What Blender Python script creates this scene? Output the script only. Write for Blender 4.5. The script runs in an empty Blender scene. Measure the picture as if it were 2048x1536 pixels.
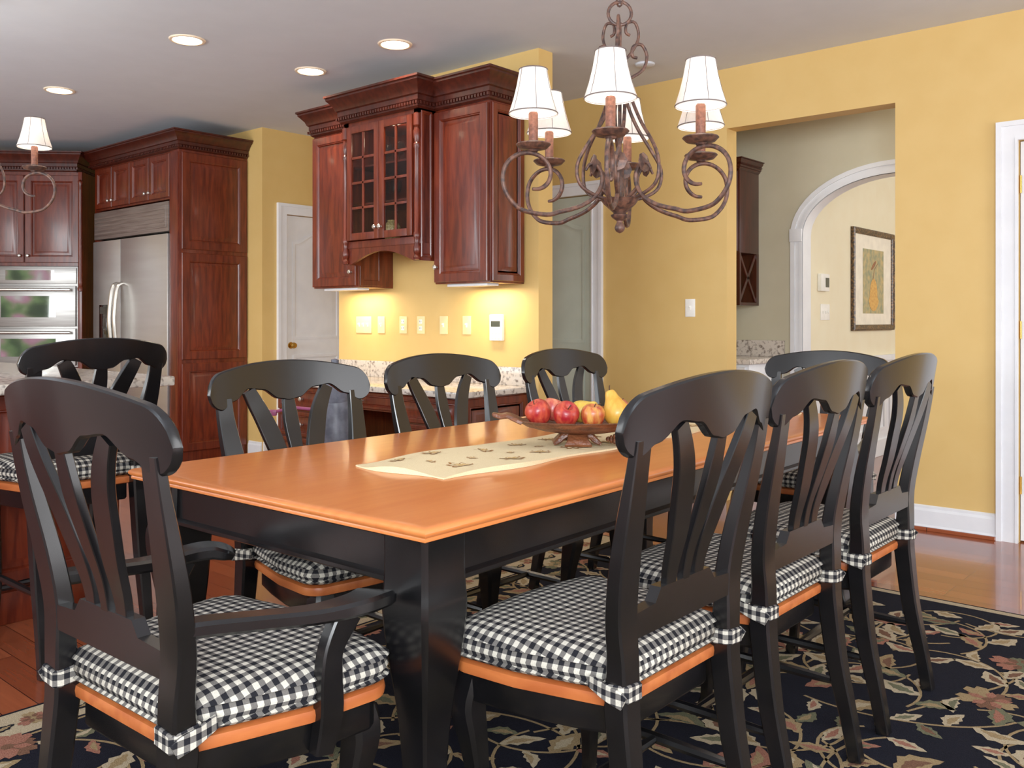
import bpy, bmesh, math, random
from mathutils import Vector, Matrix
RN = random.Random(11)
scene = bpy.context.scene
COL = scene.collection
pi = math.pi

# ------------------------------------------------------------ materials
def s2l(c):
    c = c / 255.0
    return c / 12.92 if c <= 0.04045 else ((c + 0.055) / 1.055) ** 2.4
def rgb(r, g, b): return (s2l(r), s2l(g), s2l(b), 1.0)

def pmat(name, c1, c2=None, rough=0.5, metal=0.0, scale=(4, 4, 4), nscale=3.0, detail=4, bump=0.0,
         bscale=60.0, coat=0.0, emis=None, estr=0.0, lo=0.35, hi=0.65, spec=0.5, dist=0.0):
    m = bpy.data.materials.new(name); m.use_nodes = True
    nt = m.node_tree; N = nt.nodes; L = nt.links
    b = N["Principled BSDF"]
    b.inputs["Roughness"].default_value = rough
    b.inputs["Metallic"].default_value = metal
    b.inputs["Coat Weight"].default_value = coat
    b.inputs["Coat Roughness"].default_value = 0.12
    b.inputs["Specular IOR Level"].default_value = spec
    if c2 is None:
        c2 = tuple(min(1, x * 1.12) for x in c1[:3]) + (1,)
    tc = N.new("ShaderNodeTexCoord"); mp = N.new("ShaderNodeMapping")
    mp.inputs["Scale"].default_value = scale
    L.new(tc.outputs["Object"], mp.inputs["Vector"])
    no = N.new("ShaderNodeTexNoise"); no.inputs["Scale"].default_value = nscale
    no.inputs["Detail"].default_value = detail; no.inputs["Distortion"].default_value = dist
    L.new(mp.outputs["Vector"], no.inputs["Vector"])
    cr_ = N.new("ShaderNodeValToRGB")
    cr_.color_ramp.elements[0].position = lo; cr_.color_ramp.elements[1].position = hi
    cr_.color_ramp.elements[0].color = c1; cr_.color_ramp.elements[1].color = c2
    L.new(no.outputs["Fac"], cr_.inputs["Fac"]); L.new(cr_.outputs["Color"], b.inputs["Base Color"])
    if bump > 0:
        n2 = N.new("ShaderNodeTexNoise"); n2.inputs["Scale"].default_value = bscale
        L.new(tc.outputs["Object"], n2.inputs["Vector"])
        bp = N.new("ShaderNodeBump"); bp.inputs["Strength"].default_value = bump
        bp.inputs["Distance"].default_value = 0.01
        L.new(n2.outputs["Fac"], bp.inputs["Height"]); L.new(bp.outputs["Normal"], b.inputs["Normal"])
    if emis:
        b.inputs["Emission Color"].default_value = emis; b.inputs["Emission Strength"].default_value = estr
    return m

YEL = pmat("yellow_paint", rgb(217, 180, 108), rgb(220, 184, 113), rough=.6, nscale=1.5)
BEIGE = pmat("beige_paint", rgb(202, 194, 166), rgb(206, 198, 171), rough=.6, nscale=1.5)
CREAMW = pmat("cream_paint", rgb(236, 224, 190), rgb(238, 228, 196), rough=.6, nscale=1.5)
CEIL = pmat("ceiling_paint", rgb(210, 217, 226), rgb(213, 220, 229), rough=.8, nscale=1.5)
WHITE = pmat("white_trim_paint", rgb(230, 232, 236), rgb(236, 238, 241), rough=.35, nscale=2)
SAGEW = pmat("pale_door_paint", rgb(188, 198, 184), rgb(194, 204, 190), rough=.4, nscale=2)
PEACH = pmat("lamp_glow_trim", rgb(250, 226, 196), rough=.4)  # warm glow of the recessed lamps put into the ring colour
PLAST = pmat("white_plastic", rgb(240, 238, 230), rough=.35)
ALMOND = pmat("almond_plastic", rgb(236, 216, 160), rough=.35)
CHERRY = pmat("cherry_wood", rgb(78, 22, 10), rgb(112, 42, 20), rough=.34, scale=(9, 9, 1.2), nscale=4, detail=6, coat=.22, dist=.4)
CHERRYD = pmat("dark_cherry_wood", rgb(52, 17, 10), rgb(74, 27, 16), rough=.34, scale=(9, 9, 1.2), nscale=4, detail=6, coat=.2)
TABLE = pmat("honey_wood", rgb(206, 112, 52), rgb(218, 130, 66), rough=.3, scale=(14, 1.2, 14), nscale=3, detail=6, coat=.2, dist=.3, lo=.25, hi=.8)
SEATW = pmat("seat_wood", rgb(166, 84, 40), rgb(188, 104, 52), rough=.4, scale=(10, 2, 10), nscale=3)
BLACK = pmat("black_lacquer", rgb(9, 9, 10), rgb(15, 14, 16), rough=.27, nscale=2, coat=.12)
STEEL = pmat("brushed_steel", rgb(202, 200, 197), rgb(208, 207, 204), rough=.34, metal=.8, scale=(.5, .5, 5), nscale=3, detail=2)
STEELO = pmat("oven_steel", rgb(150, 148, 144), rgb(172, 170, 166), rough=.36, metal=.9, scale=(.6, .6, 40), nscale=6, detail=3)
STEELD = pmat("steel_grille", rgb(140, 128, 122), rgb(162, 152, 146), rough=.45, metal=.7, scale=(.6, .6, 10), nscale=6)
DGLASS = pmat("dark_glass", rgb(12, 14, 14), rgb(26, 30, 26), rough=.04, nscale=3, coat=1.0)
OVGLASS = pmat("mirrored_oven_glass", rgb(165, 168, 165), rgb(176, 180, 176), rough=.03, metal=.9, nscale=3)
NICKEL = pmat("brushed_nickel", rgb(206, 202, 194), rough=.28, metal=.9)
BRASS = pmat("polished_brass", rgb(200, 160, 84), rough=.25, metal=1)
GRAN = pmat("speckled_granite", rgb(126, 114, 106), rgb(212, 202, 190), rough=.18, scale=(1, 1, 1), nscale=46, detail=8, lo=.33, hi=.5, coat=.3)
RUST = pmat("rustic_iron", rgb(60, 43, 40), rgb(112, 77, 62), rough=.48, metal=.2, nscale=14, lo=.4, hi=.65, bump=.04)
COPPER = pmat("copper_candle", rgb(98, 58, 44), rgb(134, 84, 64), rough=.5, metal=.2, nscale=25)
BOWLW = pmat("carved_wood", rgb(80, 42, 25), rgb(126, 72, 42), rough=.4, scale=(3, 3, 20), nscale=6, bump=.4, bscale=90)
EMW = pmat("lamp_lens", rgb(255, 240, 215), rough=.5, emis=(1, .84, .58, 1), estr=14)
EMB = pmat("bulb_glass", rgb(255, 240, 215), rough=.5, emis=(1, .88, .7, 1), estr=10)
GREYP = pmat("grey_plastic", rgb(84, 86, 98), rgb(116, 118, 130), rough=.35, nscale=5)
PINKP = pmat("magenta_plastic", rgb(150, 70, 108), rough=.35)
REDP = pmat("red_plastic", rgb(150, 30, 30), rough=.35)
LCD = pmat("lcd_display", rgb(60, 66, 60), rough=.2)
TRIMF = pmat("shade_piping", rgb(96, 84, 82), rgb(120, 108, 104), rough=.9)

def shade_mat():
    m = bpy.data.materials.new("white_fabric_shade"); m.use_nodes = True
    nt = m.node_tree; N = nt.nodes; L = nt.links
    b = N["Principled BSDF"]; out = N["Material Output"]
    tc = N.new("ShaderNodeTexCoord"); no = N.new("ShaderNodeTexNoise"); no.inputs["Scale"].default_value = 120
    L.new(tc.outputs["Object"], no.inputs["Vector"])
    cr_ = N.new("ShaderNodeValToRGB"); cr_.color_ramp.elements[0].color = rgb(220, 214, 212); cr_.color_ramp.elements[1].color = rgb(240, 236, 234)
    L.new(no.outputs["Fac"], cr_.inputs["Fac"]); L.new(cr_.outputs["Color"], b.inputs["Base Color"])
    b.inputs["Roughness"].default_value = .9
    t = N.new("ShaderNodeBsdfTranslucent"); t.inputs["Color"].default_value = (1, .97, .93, 1)
    mx = N.new("ShaderNodeMixShader"); mx.inputs["Fac"].default_value = .35
    L.new(b.outputs[0], mx.inputs[1]); L.new(t.outputs[0], mx.inputs[2]); L.new(mx.outputs[0], out.inputs["Surface"])
    return m
SHADE = shade_mat()

def glass_mat():
    m = bpy.data.materials.new("clear_glass"); m.use_nodes = True
    nt = m.node_tree; N = nt.nodes; L = nt.links
    b = N["Principled BSDF"]; out = N["Material Output"]
    b.inputs["Base Color"].default_value = (.02, .02, .02, 1); b.inputs["Roughness"].default_value = .03
    tc = N.new("ShaderNodeTexCoord"); no = N.new("ShaderNodeTexNoise"); no.inputs["Scale"].default_value = 5
    L.new(tc.outputs["Object"], no.inputs["Vector"])
    mr = N.new("ShaderNodeMapRange"); mr.inputs["To Min"].default_value = .80; mr.inputs["To Max"].default_value = .86
    L.new(no.outputs["Fac"], mr.inputs["Value"])
    t = N.new("ShaderNodeBsdfTransparent"); mx = N.new("ShaderNodeMixShader")
    L.new(mr.outputs[0], mx.inputs["Fac"])
    L.new(b.outputs[0], mx.inputs[1]); L.new(t.outputs[0], mx.inputs[2]); L.new(mx.outputs[0], out.inputs["Surface"])
    return m
GLASS = glass_mat()

def gingham():
    m = bpy.data.materials.new("gingham_fabric"); m.use_nodes = True
    nt = m.node_tree; N = nt.nodes; L = nt.links
    b = N["Principled BSDF"]; b.inputs["Roughness"].default_value = .95; b.inputs["Specular IOR Level"].default_value = .1
    uv = N.new("ShaderNodeUVMap"); sp = N.new("ShaderNodeSeparateXYZ"); L.new(uv.outputs[0], sp.inputs[0])
    res = []
    for k in (0, 1):
        mu = N.new("ShaderNodeMath"); mu.operation = 'MULTIPLY'; mu.inputs[1].default_value = 1 / .0215
        L.new(sp.outputs[k], mu.inputs[0])
        fr = N.new("ShaderNodeMath"); fr.operation = 'FRACT'; L.new(mu.outputs[0], fr.inputs[0])
        g = N.new("ShaderNodeMath"); g.operation = 'GREATER_THAN'; g.inputs[1].default_value = .5
        L.new(fr.outputs[0], g.inputs[0]); res.append(g)
    ad = N.new("ShaderNodeMath"); ad.operation = 'ADD'; L.new(res[0].outputs[0], ad.inputs[0]); L.new(res[1].outputs[0], ad.inputs[1])
    hf = N.new("ShaderNodeMath"); hf.operation = 'MULTIPLY'; hf.inputs[1].default_value = .5; L.new(ad.outputs[0], hf.inputs[0])
    cr_ = N.new("ShaderNodeValToRGB"); cr_.color_ramp.interpolation = 'CONSTANT'
    e = cr_.color_ramp.elements; e[0].position = 0; e[0].color = rgb(198, 192, 178); e[1].position = .25; e[1].color = rgb(104, 100, 96)
    e2 = e.new(.75); e2.color = rgb(30, 30, 34)
    L.new(hf.outputs[0], cr_.inputs["Fac"])
    no = N.new("ShaderNodeTexNoise"); no.inputs["Scale"].default_value = 420; no.inputs["Detail"].default_value = 2
    L.new(uv.outputs[0], no.inputs["Vector"])
    mx = N.new("ShaderNodeMix"); mx.data_type = 'RGBA'; mx.blend_type = 'OVERLAY'; mx.inputs[0].default_value = .3
    L.new(cr_.outputs[0], mx.inputs[6]); L.new(no.outputs["Fac"], mx.inputs[7])
    L.new(mx.outputs[2], b.inputs["Base Color"])
    bp = N.new("ShaderNodeBump"); bp.inputs["Strength"].default_value = .3; bp.inputs["Distance"].default_value = .002
    L.new(no.outputs["Fac"], bp.inputs["Height"]); L.new(bp.outputs[0], b.inputs["Normal"])
    return m
GING = gingham()

def floor_mat():
    m = bpy.data.materials.new("cherry_plank_floor"); m.use_nodes = True
    nt = m.node_tree; N = nt.nodes; L = nt.links
    b = N["Principled BSDF"]; b.inputs["Roughness"].default_value = .2; b.inputs["Coat Weight"].default_value = .3
    tc = N.new("ShaderNodeTexCoord"); br = N.new("ShaderNodeTexBrick")
    br.inputs["Scale"].default_value = 1; br.inputs["Brick Width"].default_value = 1.1; br.inputs["Row Height"].default_value = .1
    br.inputs["Mortar Size"].default_value = .0018; br.offset = .37; br.offset_frequency = 3
    br.inputs["Color1"].default_value = rgb(128, 62, 38); br.inputs["Color2"].default_value = rgb(152, 80, 50)
    br.inputs["Mortar"].default_value = rgb(60, 28, 18)
    L.new(tc.outputs["Object"], br.inputs["Vector"])
    mp = N.new("ShaderNodeMapping"); mp.inputs["Scale"].default_value = (1.5, 20, 1); L.new(tc.outputs["Object"], mp.inputs[0])
    no = N.new("ShaderNodeTexNoise"); no.inputs["Scale"].default_value = 3; no.inputs["Detail"].default_value = 6; L.new(mp.outputs[0], no.inputs["Vector"])
    mr = N.new("ShaderNodeMapRange"); mr.inputs["To Min"].default_value = .75; mr.inputs["To Max"].default_value = 1.2; L.new(no.outputs["Fac"], mr.inputs[0])
    mx = N.new("ShaderNodeMix"); mx.data_type = 'RGBA'; mx.blend_type = 'MULTIPLY'; mx.inputs[0].default_value = 1
    L.new(br.outputs["Color"], mx.inputs[6]); L.new(mr.outputs[0], mx.inputs[7]); L.new(mx.outputs[2], b.inputs["Base Color"])
    bp = N.new("ShaderNodeBump"); bp.inputs["Strength"].default_value = .25; bp.inputs["Distance"].default_value = .002
    bp.invert = True
    L.new(br.outputs["Fac"], bp.inputs["Height"]); L.new(bp.outputs[0], b.inputs["Normal"])
    return m
FLOORM = floor_mat()

# ------------------------------------------------------------ mesh builder
def cr(P, n=5):
    P = [tuple(p) for p in P]
    out = []
    Q = [P[0]] + P + [P[-1]]
    for i in range(1, len(Q) - 2):
        for k in range(n):
            t = k / n
            out.append(tuple(.5 * (2 * b + (c - a) * t + (2 * a - 5 * b + 4 * c - d) * t * t + (-a + 3 * b - 3 * c + d) * t ** 3)
                             for a, b, c, d in zip(Q[i - 1], Q[i], Q[i + 1], Q[i + 2])))
    out.append(P[-1])
    return out

class B:
    def __init__(s, M=None):
        s.bm = bmesh.new(); s.M = M; s.mi = 0
    def f(s, vs):
        try:
            fc = s.bm.faces.new(vs); fc.material_index = s.mi; return fc
        except ValueError:
            return None
    def box(s, x0, x1, y0, y1, z0, z1, bev=0.0):
        if x0 > x1: x0, x1 = x1, x0
        if y0 > y1: y0, y1 = y1, y0
        v = [s.bm.verts.new((x, y, z)) for x in (x0, x1) for y in (y0, y1) for z in (z0, z1)]
        fs = [s.f([v[i] for i in q]) for q in ((0, 1, 3, 2), (4, 6, 7, 5), (0, 4, 5, 1), (2, 3, 7, 6), (0, 2, 6, 4), (1, 5, 7, 3))]
        if bev > 0:
            es = list({e for fc in fs for e in fc.edges})
            r = bmesh.ops.bevel(s.bm, geom=es, offset=bev, segments=2, affect='EDGES', profile=.6, clamp_overlap=True)
            for fc in r['faces']: fc.material_index = s.mi
    def loops(s, loops, closed=True, cap0=True, cap1=True):
        vl = [[s.bm.verts.new(p) for p in lp] for lp in loops]
        for a, b in zip(vl[:-1], vl[1:]):
            n = len(a)
            for i in range(n if closed else n - 1):
                j = (i + 1) % n
                s.f([a[i], a[j], b[j], b[i]])
        if cap0: s.f(list(reversed(vl[0])))
        if cap1: s.f(vl[-1])
    def prism(s, poly, ax, a0, a1):
        def P(u, w, a):
            return {'y': (u, a, w), 'x': (a, u, w), 'z': (u, w, a)}[ax]
        s.loops([[P(u, w, a0) for u, w in poly], [P(u, w, a1) for u, w in poly]])
    def lathe(s, prof, c=(0, 0, 0), seg=16, sx=1, sy=1, cap0=True, cap1=True, a0=0, a1=2 * pi):
        full = abs(a1 - a0 - 2 * pi) < 1e-6
        n = seg if full else seg + 1
        lp = []
        for r, z in prof:
            r = max(r, 1e-4)
            lp.append([(c[0] + sx * r * math.cos(a0 + (a1 - a0) * i / seg), c[1] + sy * r * math.sin(a0 + (a1 - a0) * i / seg), c[2] + z) for i in range(n)])
        s.loops(lp, True, cap0, cap1)
    def sweep(s, P, side=(1, 0, 0), ch=.4):
        side = Vector(side); n = len(P); lp = []
        for i, p in enumerate(P):
            a, b = p[3], p[4]
            q0 = Vector(P[max(i - 1, 0)][:3]); q1 = Vector(P[min(i + 1, n - 1)][:3]); t = (q1 - q0).normalized()
            sd = (side - t * side.dot(t)).normalized(); nn = t.cross(sd); c = ch * min(a, b)
            o = Vector(p[:3])
            lp.append([tuple(o + sd * u + nn * w) for u, w in ((a, b - c), (a - c, b), (-a + c, b), (-a, b - c), (-a, -b + c), (-a + c, -b), (a - c, -b), (a, -b + c))])
        s.loops(lp)
    def tube(s, P, r=.01, seg=8, taper=None):
        P = [Vector(p[:3]) for p in P]; n = len(P); lp = []
        t0 = (P[1] - P[0]).normalized(); up = Vector((0, 0, 1)) if abs(t0.z) < .9 else Vector((1, 0, 0))
        nn = (up - t0 * up.dot(t0)).normalized()
        for i in range(n):
            t = (P[min(i + 1, n - 1)] - P[max(i - 1, 0)]).normalized()
            nn = (nn - t * nn.dot(t)).normalized(); bb = t.cross(nn)
            rr = r if taper is None else r * taper(i / (n - 1))
            lp.append([tuple(P[i] + (nn * math.cos(2 * pi * k / seg) + bb * math.sin(2 * pi * k / seg)) * rr) for k in range(seg)])
        s.loops(lp)
    def panel(s, x0, x1, z0, z1, yf, frame=.055, t=.02, raised=True):
        fr = frame
        pr = [(0, t), (0, .004), (.004, 0), (fr - .008, 0), (fr - .004, .004), (fr, .003), (fr + .006, .012)]
        if raised: pr += [(fr + .014, .012), (fr + .036, .003), (fr + .04, .002)]
        lim = min(x1 - x0, z1 - z0) / 2 - .004
        pr = [p for p in pr if p[0] < lim]
        lp = [[(x0 + i, yf + d, z0 + i), (x1 - i, yf + d, z0 + i), (x1 - i, yf + d, z1 - i), (x0 + i, yf + d, z1 - i)] for i, d in pr]
        s.loops(lp)
    def crown(s, x0, x1, y0, y1, prof, dent=None):
        lp = [[(x0 - o, y1, z), (x0 - o, y0 - o, z), (x1 + o, y0 - o, z), (x1 + o, y1, z)] for o, z in prof]
        s.loops(lp)
        if dent:
            zo, z1_, o = dent
            x = x0 - o
            while x < x1 + o - .012:
                s.box(x, x + .013, y0 - o, y0 - o + .02, zo, z1_); x += .024
            y = y0 - o + .024
            while y < y1 - .013:
                s.box(x1 + o - .02, x1 + o, y, y + .013, zo, z1_)
                s.box(x0 - o, x0 - o + .02, y, y + .013, zo, z1_); y += .024
    def done(s, name, mats, parent=None, smooth=32, uv=False, label=None, category=None, group=None, kind=None):
        bmesh.ops.recalc_face_normals(s.bm, faces=s.bm.faces)
        if s.M is not None: s.bm.transform(s.M)
        me = bpy.data.meshes.new(name)
        if uv:
            ul = s.bm.loops.layers.uv.new("UVMap")
            s.bm.normal_update()
            for fc in s.bm.faces:
                n = fc.normal
                for l in fc.loops:
                    c = l.vert.co
                    if abs(n.z) > .62: l[ul].uv = (c.x + .3, c.y + .3)
                    elif abs(n.x) > abs(n.y): l[ul].uv = (c.y + .3, c.z + .3)
                    else: l[ul].uv = (c.x + .3, c.z + .3)
        s.bm.to_mesh(me); s.bm.free()
        if not isinstance(mats, (list, tuple)): mats = [mats]
        for m in mats: me.materials.append(m)
        if smooth:
            for p in me.polygons: p.use_smooth = True
            try: me.set_sharp_from_angle(angle=math.radians(smooth))
            except Exception: pass
        ob = bpy.data.objects.new(name, me); COL.objects.link(ob)
        if parent is not None:
            ob.parent = parent
            ob.matrix_parent_inverse = Matrix.Translation(-Vector(parent["_w"])) if "_w" in parent else Matrix.Identity(4)
        if label: ob["label"] = label
        if category: ob["category"] = category
        if group: ob["group"] = group
        if kind: ob["kind"] = kind
        return ob

EMPTIES = []
def thing(name, label, category, loc=(0, 0, 0), group=None):
    e = bpy.data.objects.new(name, None); COL.objects.link(e); e.location = loc; e.empty_display_size = .1
    e["label"] = label; e["category"] = category; e["_w"] = list(loc)
    if group: e["group"] = group
    EMPTIES.append(e)
    return e

def clone(e, loc, rotz, label=None, scale=(1, 1, 1)):
    n = e.copy(); COL.objects.link(n); n.location = loc; n.rotation_euler = (0, 0, rotz)
    n.scale = scale
    if label: n["label"] = label
    EMPTIES.append(n)
    mp = {e: n}
    def rec(o):
        for ch in [c for c in bpy.data.objects if c.parent == o and c not in done_]:
            c2 = ch.copy(); COL.objects.link(c2); c2.parent = mp[o]; done_.add(c2); mp[ch] = c2
            rec(ch)
    done_ = set()
    rec(e)
    return n

# ------------------------------------------------------------ room shell
HC = 2.74
YW = 5.2
def wall(name, ax, a0, a1, b0, b1, mat, opens=(), top=HC):
    w = B(); cur = a0
    def bx(p, q, z0, z1):
        if q - p < 1e-4: return
        if ax == 'x': w.box(p, q, b0, b1, z0, z1)
        else: w.box(b0, b1, p, q, z0, z1)
    for (p, q, z) in sorted(opens):
        bx(cur, p, 0, top); bx(p, q, z, top); cur = q
    bx(cur, a1, 0, top)
    return w.done(name, mat, smooth=0, kind="structure", label=name.replace("_", " "))

b = B(); b.box(-9.75, 2.6, -2.6, 10.1, -.1, 0); b.done("floor", FLOORM, smooth=0, kind="structure", label="glossy cherry hardwood plank floor")
b = B(); b.box(-9.75, 2.6, -2.6, 10.1, HC, HC + .1); b.done("ceiling", CEIL, smooth=0, kind="structure", label="smooth off-white painted ceiling")
wall("wall_back", 'x', -6.44, 2.6, YW, YW + .13, YEL, [(-4.56, -3.76, 2.04), (-2.716, -1.683, 2.36), (-1.07, -.25, 2.07)])
wall("wall_desk", 'x', -5.2, -3.34, 4.08, 4.21, YEL)
wall("wall_kitchen", 'x', -9.6, -6.44, 4.26, 4.39, YEL)
wall("wall_passage", 'y', 4.39, 5.33, -6.57, -6.44, YEL, [(4.49, 5.15, 2.04)])
w = B(); WY0, WY1, WZ0, WZ1 = .6, 3.1, .95, 2.3
w.box(-9.75, -9.6, -2.6, WY0, 0, HC); w.box(-9.75, -9.6, WY1, 4.39, 0, HC); w.box(-9.75, -9.6, WY0, WY1, 0, WZ0); w.box(-9.75, -9.6, WY0, WY1, WZ1, HC)
w.done("wall_left", YEL, smooth=0, kind="structure", label="yellow kitchen wall with a window")
w = B()
for a, b_, c_, d in ((WY0 - .08, WY1 + .08, WZ1, WZ1 + .08), (WY0 - .08, WY1 + .08, WZ0 - .08, WZ0), (WY0 - .08, WY0, WZ0, WZ1), (WY1, WY1 + .08, WZ0, WZ1)):
    w.box(-9.6, -9.58, a, b_, c_, d)
ym = (WY0 + WY1) / 2
w.box(-9.7, -9.66, ym - .03, ym + .03, WZ0, WZ1); w.box(-9.7, -9.66, WY0, WY1, (WZ0 + WZ1) / 2 - .02, (WZ0 + WZ1) / 2 + .02)
w.done("window_1", WHITE, smooth=0, kind="structure", label="white framed kitchen window")
wall("wall_hall", 'y', 6.2, 10.0, -2.78, -2.66, CREAMW)
wall("wall_far", 'x', -2.78, 2.6, 10.0, 10.12, CREAMW)
wall("wall_pantry", 'y', 5.33, 6.1, -3.75, -3.62, BEIGE)
w = B()
cx, hw, sp_, rise = -1.975, .62, 1.74, .37
arc = [(cx + hw * math.cos(pi - pi * i / 28), sp_ + rise * math.sin(pi * i / 28)) for i in range(29)]
poly = [(-3.75, 0), (cx - hw, 0)] + arc + [(cx + hw, 0), (2.6, 0), (2.6, HC), (-3.75, HC)]
w.prism(poly, 'y', 6.1, 6.2)
w.done("wall_arch", BEIGE, smooth=0, kind="structure", label="beige wall with an arched opening")
w = B()
def arch_outline(g):
    return [(cx - hw - g, 0)] + [(cx + (hw + g) * math.cos(pi - pi * i / 28), sp_ + (rise + g) * math.sin(pi * i / 28)) for i in range(29)] + [(cx + hw + g, 0)]
for y0, y1, g0, g1 in ((6.078, 6.10, 0, .085), (6.068, 6.078, .055, .085), (6.07, 6.078, 0.0, .02)):
    a = arch_outline(g0); o = arch_outline(g1)
    w.loops([[(p[0], y0, p[1]) for p in a], [(p[0], y0, p[1]) for p in o], [(p[0], y1, p[1]) for p in o], [(p[0], y1, p[1]) for p in a], [(p[0], y0, p[1]) for p in a]], closed=False, cap0=False, cap1=False)
a = arch_outline(0.0); a2 = arch_outline(-.004)
w.loops([[(p[0], 6.075, p[1]) for p in a2], [(p[0], 6.215, p[1]) for p in a2]], closed=False, cap0=False, cap1=False)
w.box(cx - hw - .09, cx - hw + .0, 6.062, 6.075, sp_ - .045, sp_ + .045, .004)
w.done("trim_1", WHITE, smooth=30, kind="structure", label="white moulded casing around the arch")
w = B()
w.box(-2.66, -2.645, 6.22, 10, .0, .80); w.box(-2.66, -2.625, 6.22, 10, .80, .85, .006)
w.box(-2.66, -2.63, 6.22, 10, 0, .14, .004)
for yy in (6.4, 7.2, 8.0, 8.8):
    w.box(-2.645, -2.632, yy, yy + .68, .22, .24); w.box(-2.645, -2.632, yy, yy + .68, .68, .70)
    w.box(-2.645, -2.632, yy, yy + .02, .24, .68); w.box(-2.645, -2.632, yy + .66, yy + .68, .24, .68)
w.done("trim_2", WHITE, smooth=0, kind="structure", label="white wainscot panelling with chair rail")
w = B(); w.prism([(-2.66, HC), (-2.66, HC - .12), (-2.64, HC - .12), (-2.56, HC - .03), (-2.55, HC)], 'y', 6.2, 10.0)
w.done("trim_3", WHITE, smooth=0, kind="structure", label="white crown moulding")

def baseboard(name, ax, a0, a1, y, sgn, opens=()):
    w = B(); cur = a0
    segs = []
    for p, q in sorted(opens): segs.append((cur, p)); cur = q
    segs.append((cur, a1))
    for p, q in segs:
        if q - p < .01: continue
        pr = [(0, 0), (.02, 0), (.02, .02), (.014, .03), (.014, .105), (.008, .118), (.008, .13), (0, .135)]
        pts = [(y + sgn * u, z) for u, z in pr]
        if ax == 'x': w.loops([[(p, u, z) for u, z in pts], [(q, u, z) for u, z in pts]])
        else: w.loops([[(u, p, z) for u, z in pts], [(u, q, z) for u, z in pts]])
    w.done(name, WHITE, smooth=0, kind="structure", label="white moulded baseboard")
baseboard("baseboard_back", 'x', -6.44, 2.6, YW, -1, [(-4.66, -3.66), (-2.72, -1.68), (-1.17, -.15)])
baseboard("baseboard_kitchen", 'x', -6.63, -6.44, 4.26, -1)
baseboard("baseboard_passage", 'y', 4.27, 4.40, -6.44, 1)
baseboard("baseboard_desk", 'y', 4.08, 4.21, -3.34, 1)
w = B(); w.box(-1.683, -1.17, YW - .036, YW - .021, 0, .02, .004)
w.done("trim_4", FLOORM, smooth=0, kind="structure", label="cherry quarter-round at the floor")

def casing(name, ax, p, q, top, y, sgn, wd=.09):
    w = B()
    def bx(a0, a1, t0, t1, z0, z1, bv=0.0):
        w.box(a0, a1, y + sgn * t0, y + sgn * t1, z0, z1, bv)
    bx(p - wd, p, 0, .018, 0, top + wd); bx(q, q + wd, 0, .018, 0, top + wd); bx(p, q, 0, .018, top, top + wd)
    bx(p - wd, p - wd + .025, .018, .028, 0, top + wd - .025); bx(q + wd - .025, q + wd, .018, .028, 0, top + wd - .025); bx(p - wd, q + wd, .018, .028, top + wd - .025, top + wd)
    bx(p - .012, p, .018, .024, 0, top); bx(q, q + .012, .018, .024, 0, top); bx(p - .012, q + .012, .018, .024, top, top + .012)
    w.done(name, WHITE, smooth=0, kind="structure", label="white moulded door casing")
casing("trim_5", 'x', -4.56, -3.76, 2.04, YW, -1)
casing("trim_6", 'x', -1.07, -.25, 2.07, YW, -1, .1)
w = B()
for (a0, a1, z0, z1) in ((4.40, 4.49, 0, 2.13), (5.15, 5.2, 0, 2.13), (4.49, 5.15, 2.04, 2.13)):
    w.box(-6.44, -6.422, a0, a1, z0, z1)
w.box(-6.422, -6.412, 4.40, 4.425, 0, 2.105); w.box(-6.422, -6.412, 4.40, 5.2, 2.105, 2.13)
w.done("trim_7", WHITE, smooth=0, kind="structure", label="white moulded door casing")

def door(name, M, wd, ht, knob_x, knobm, hinges=None, lab="white panelled interior door", mat=WHITE):
    d = B(M)
    d.box(0, wd, 0.012, .045, .01, ht)
    m = .11
    d.panel(m - .03, wd - m + .03, .22, .85, .002, frame=.03, t=.012)
    x0, x1, z0, z1 = m - .03, wd - m + .03, .98, ht - .22
    def outl(g, dd):
        pts = [(x0 + g, dd, z0 + g), (x1 - g, dd, z0 + g)]
        for i in range(13):
            t = i / 12; x = x1 - g + (x0 - x1 + 2 * g) * t
            pts.append((x, dd, z1 - g + .09 * (0.5 - .5 * math.cos(2 * pi * t))))
        return pts
    d.loops([outl(0, .013), outl(0, .008), outl(.02, .006), outl(.03, .011), outl(.05, .011), outl(.075, .007), outl(.08, .007)])
    ob = d.done(name, mat, smooth=25, kind="structure", label=lab)
    Mx = Matrix.Rotation(pi / 2, 4, 'X')
    k2 = B(M @ Matrix.Translation((knob_x, .012, .93)) @ Mx)
    k2.lathe([(.001, .0), (.028, .0), (.028, .006), (.01, .01), (.01, .03), (.02, .036), (.027, .048), (.022, .062), (.001, .066)], seg=16)
    k2.done("door_knob", knobm, parent=ob, label="polished brass door knob")
    if hinges is not None:
        for z in (.25, 1.05, 1.8):
            h = B(M); h.lathe([(.001, 0), (.006, 0), (.006, .09), (.001, .09)], c=(hinges, .004, z), seg=8)
            h.done("hinge", BRASS, parent=ob, label="brass hinge")
    return ob
door("door_1", Matrix.Translation((-4.555, YW + .01, 0)), .79, 2.035, .07, BRASS, mat=SAGEW)
door("door_2", Matrix.Translation((-1.065, YW + .01, 0)), .81, 2.065, .74, BRASS, hinges=.002)
door("door_3", Matrix.Translation((-6.45, 4.495, 0)) @ Matrix.Rotation(pi / 2, 4, 'Z'), .65, 2.035, .06, BRASS)

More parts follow.
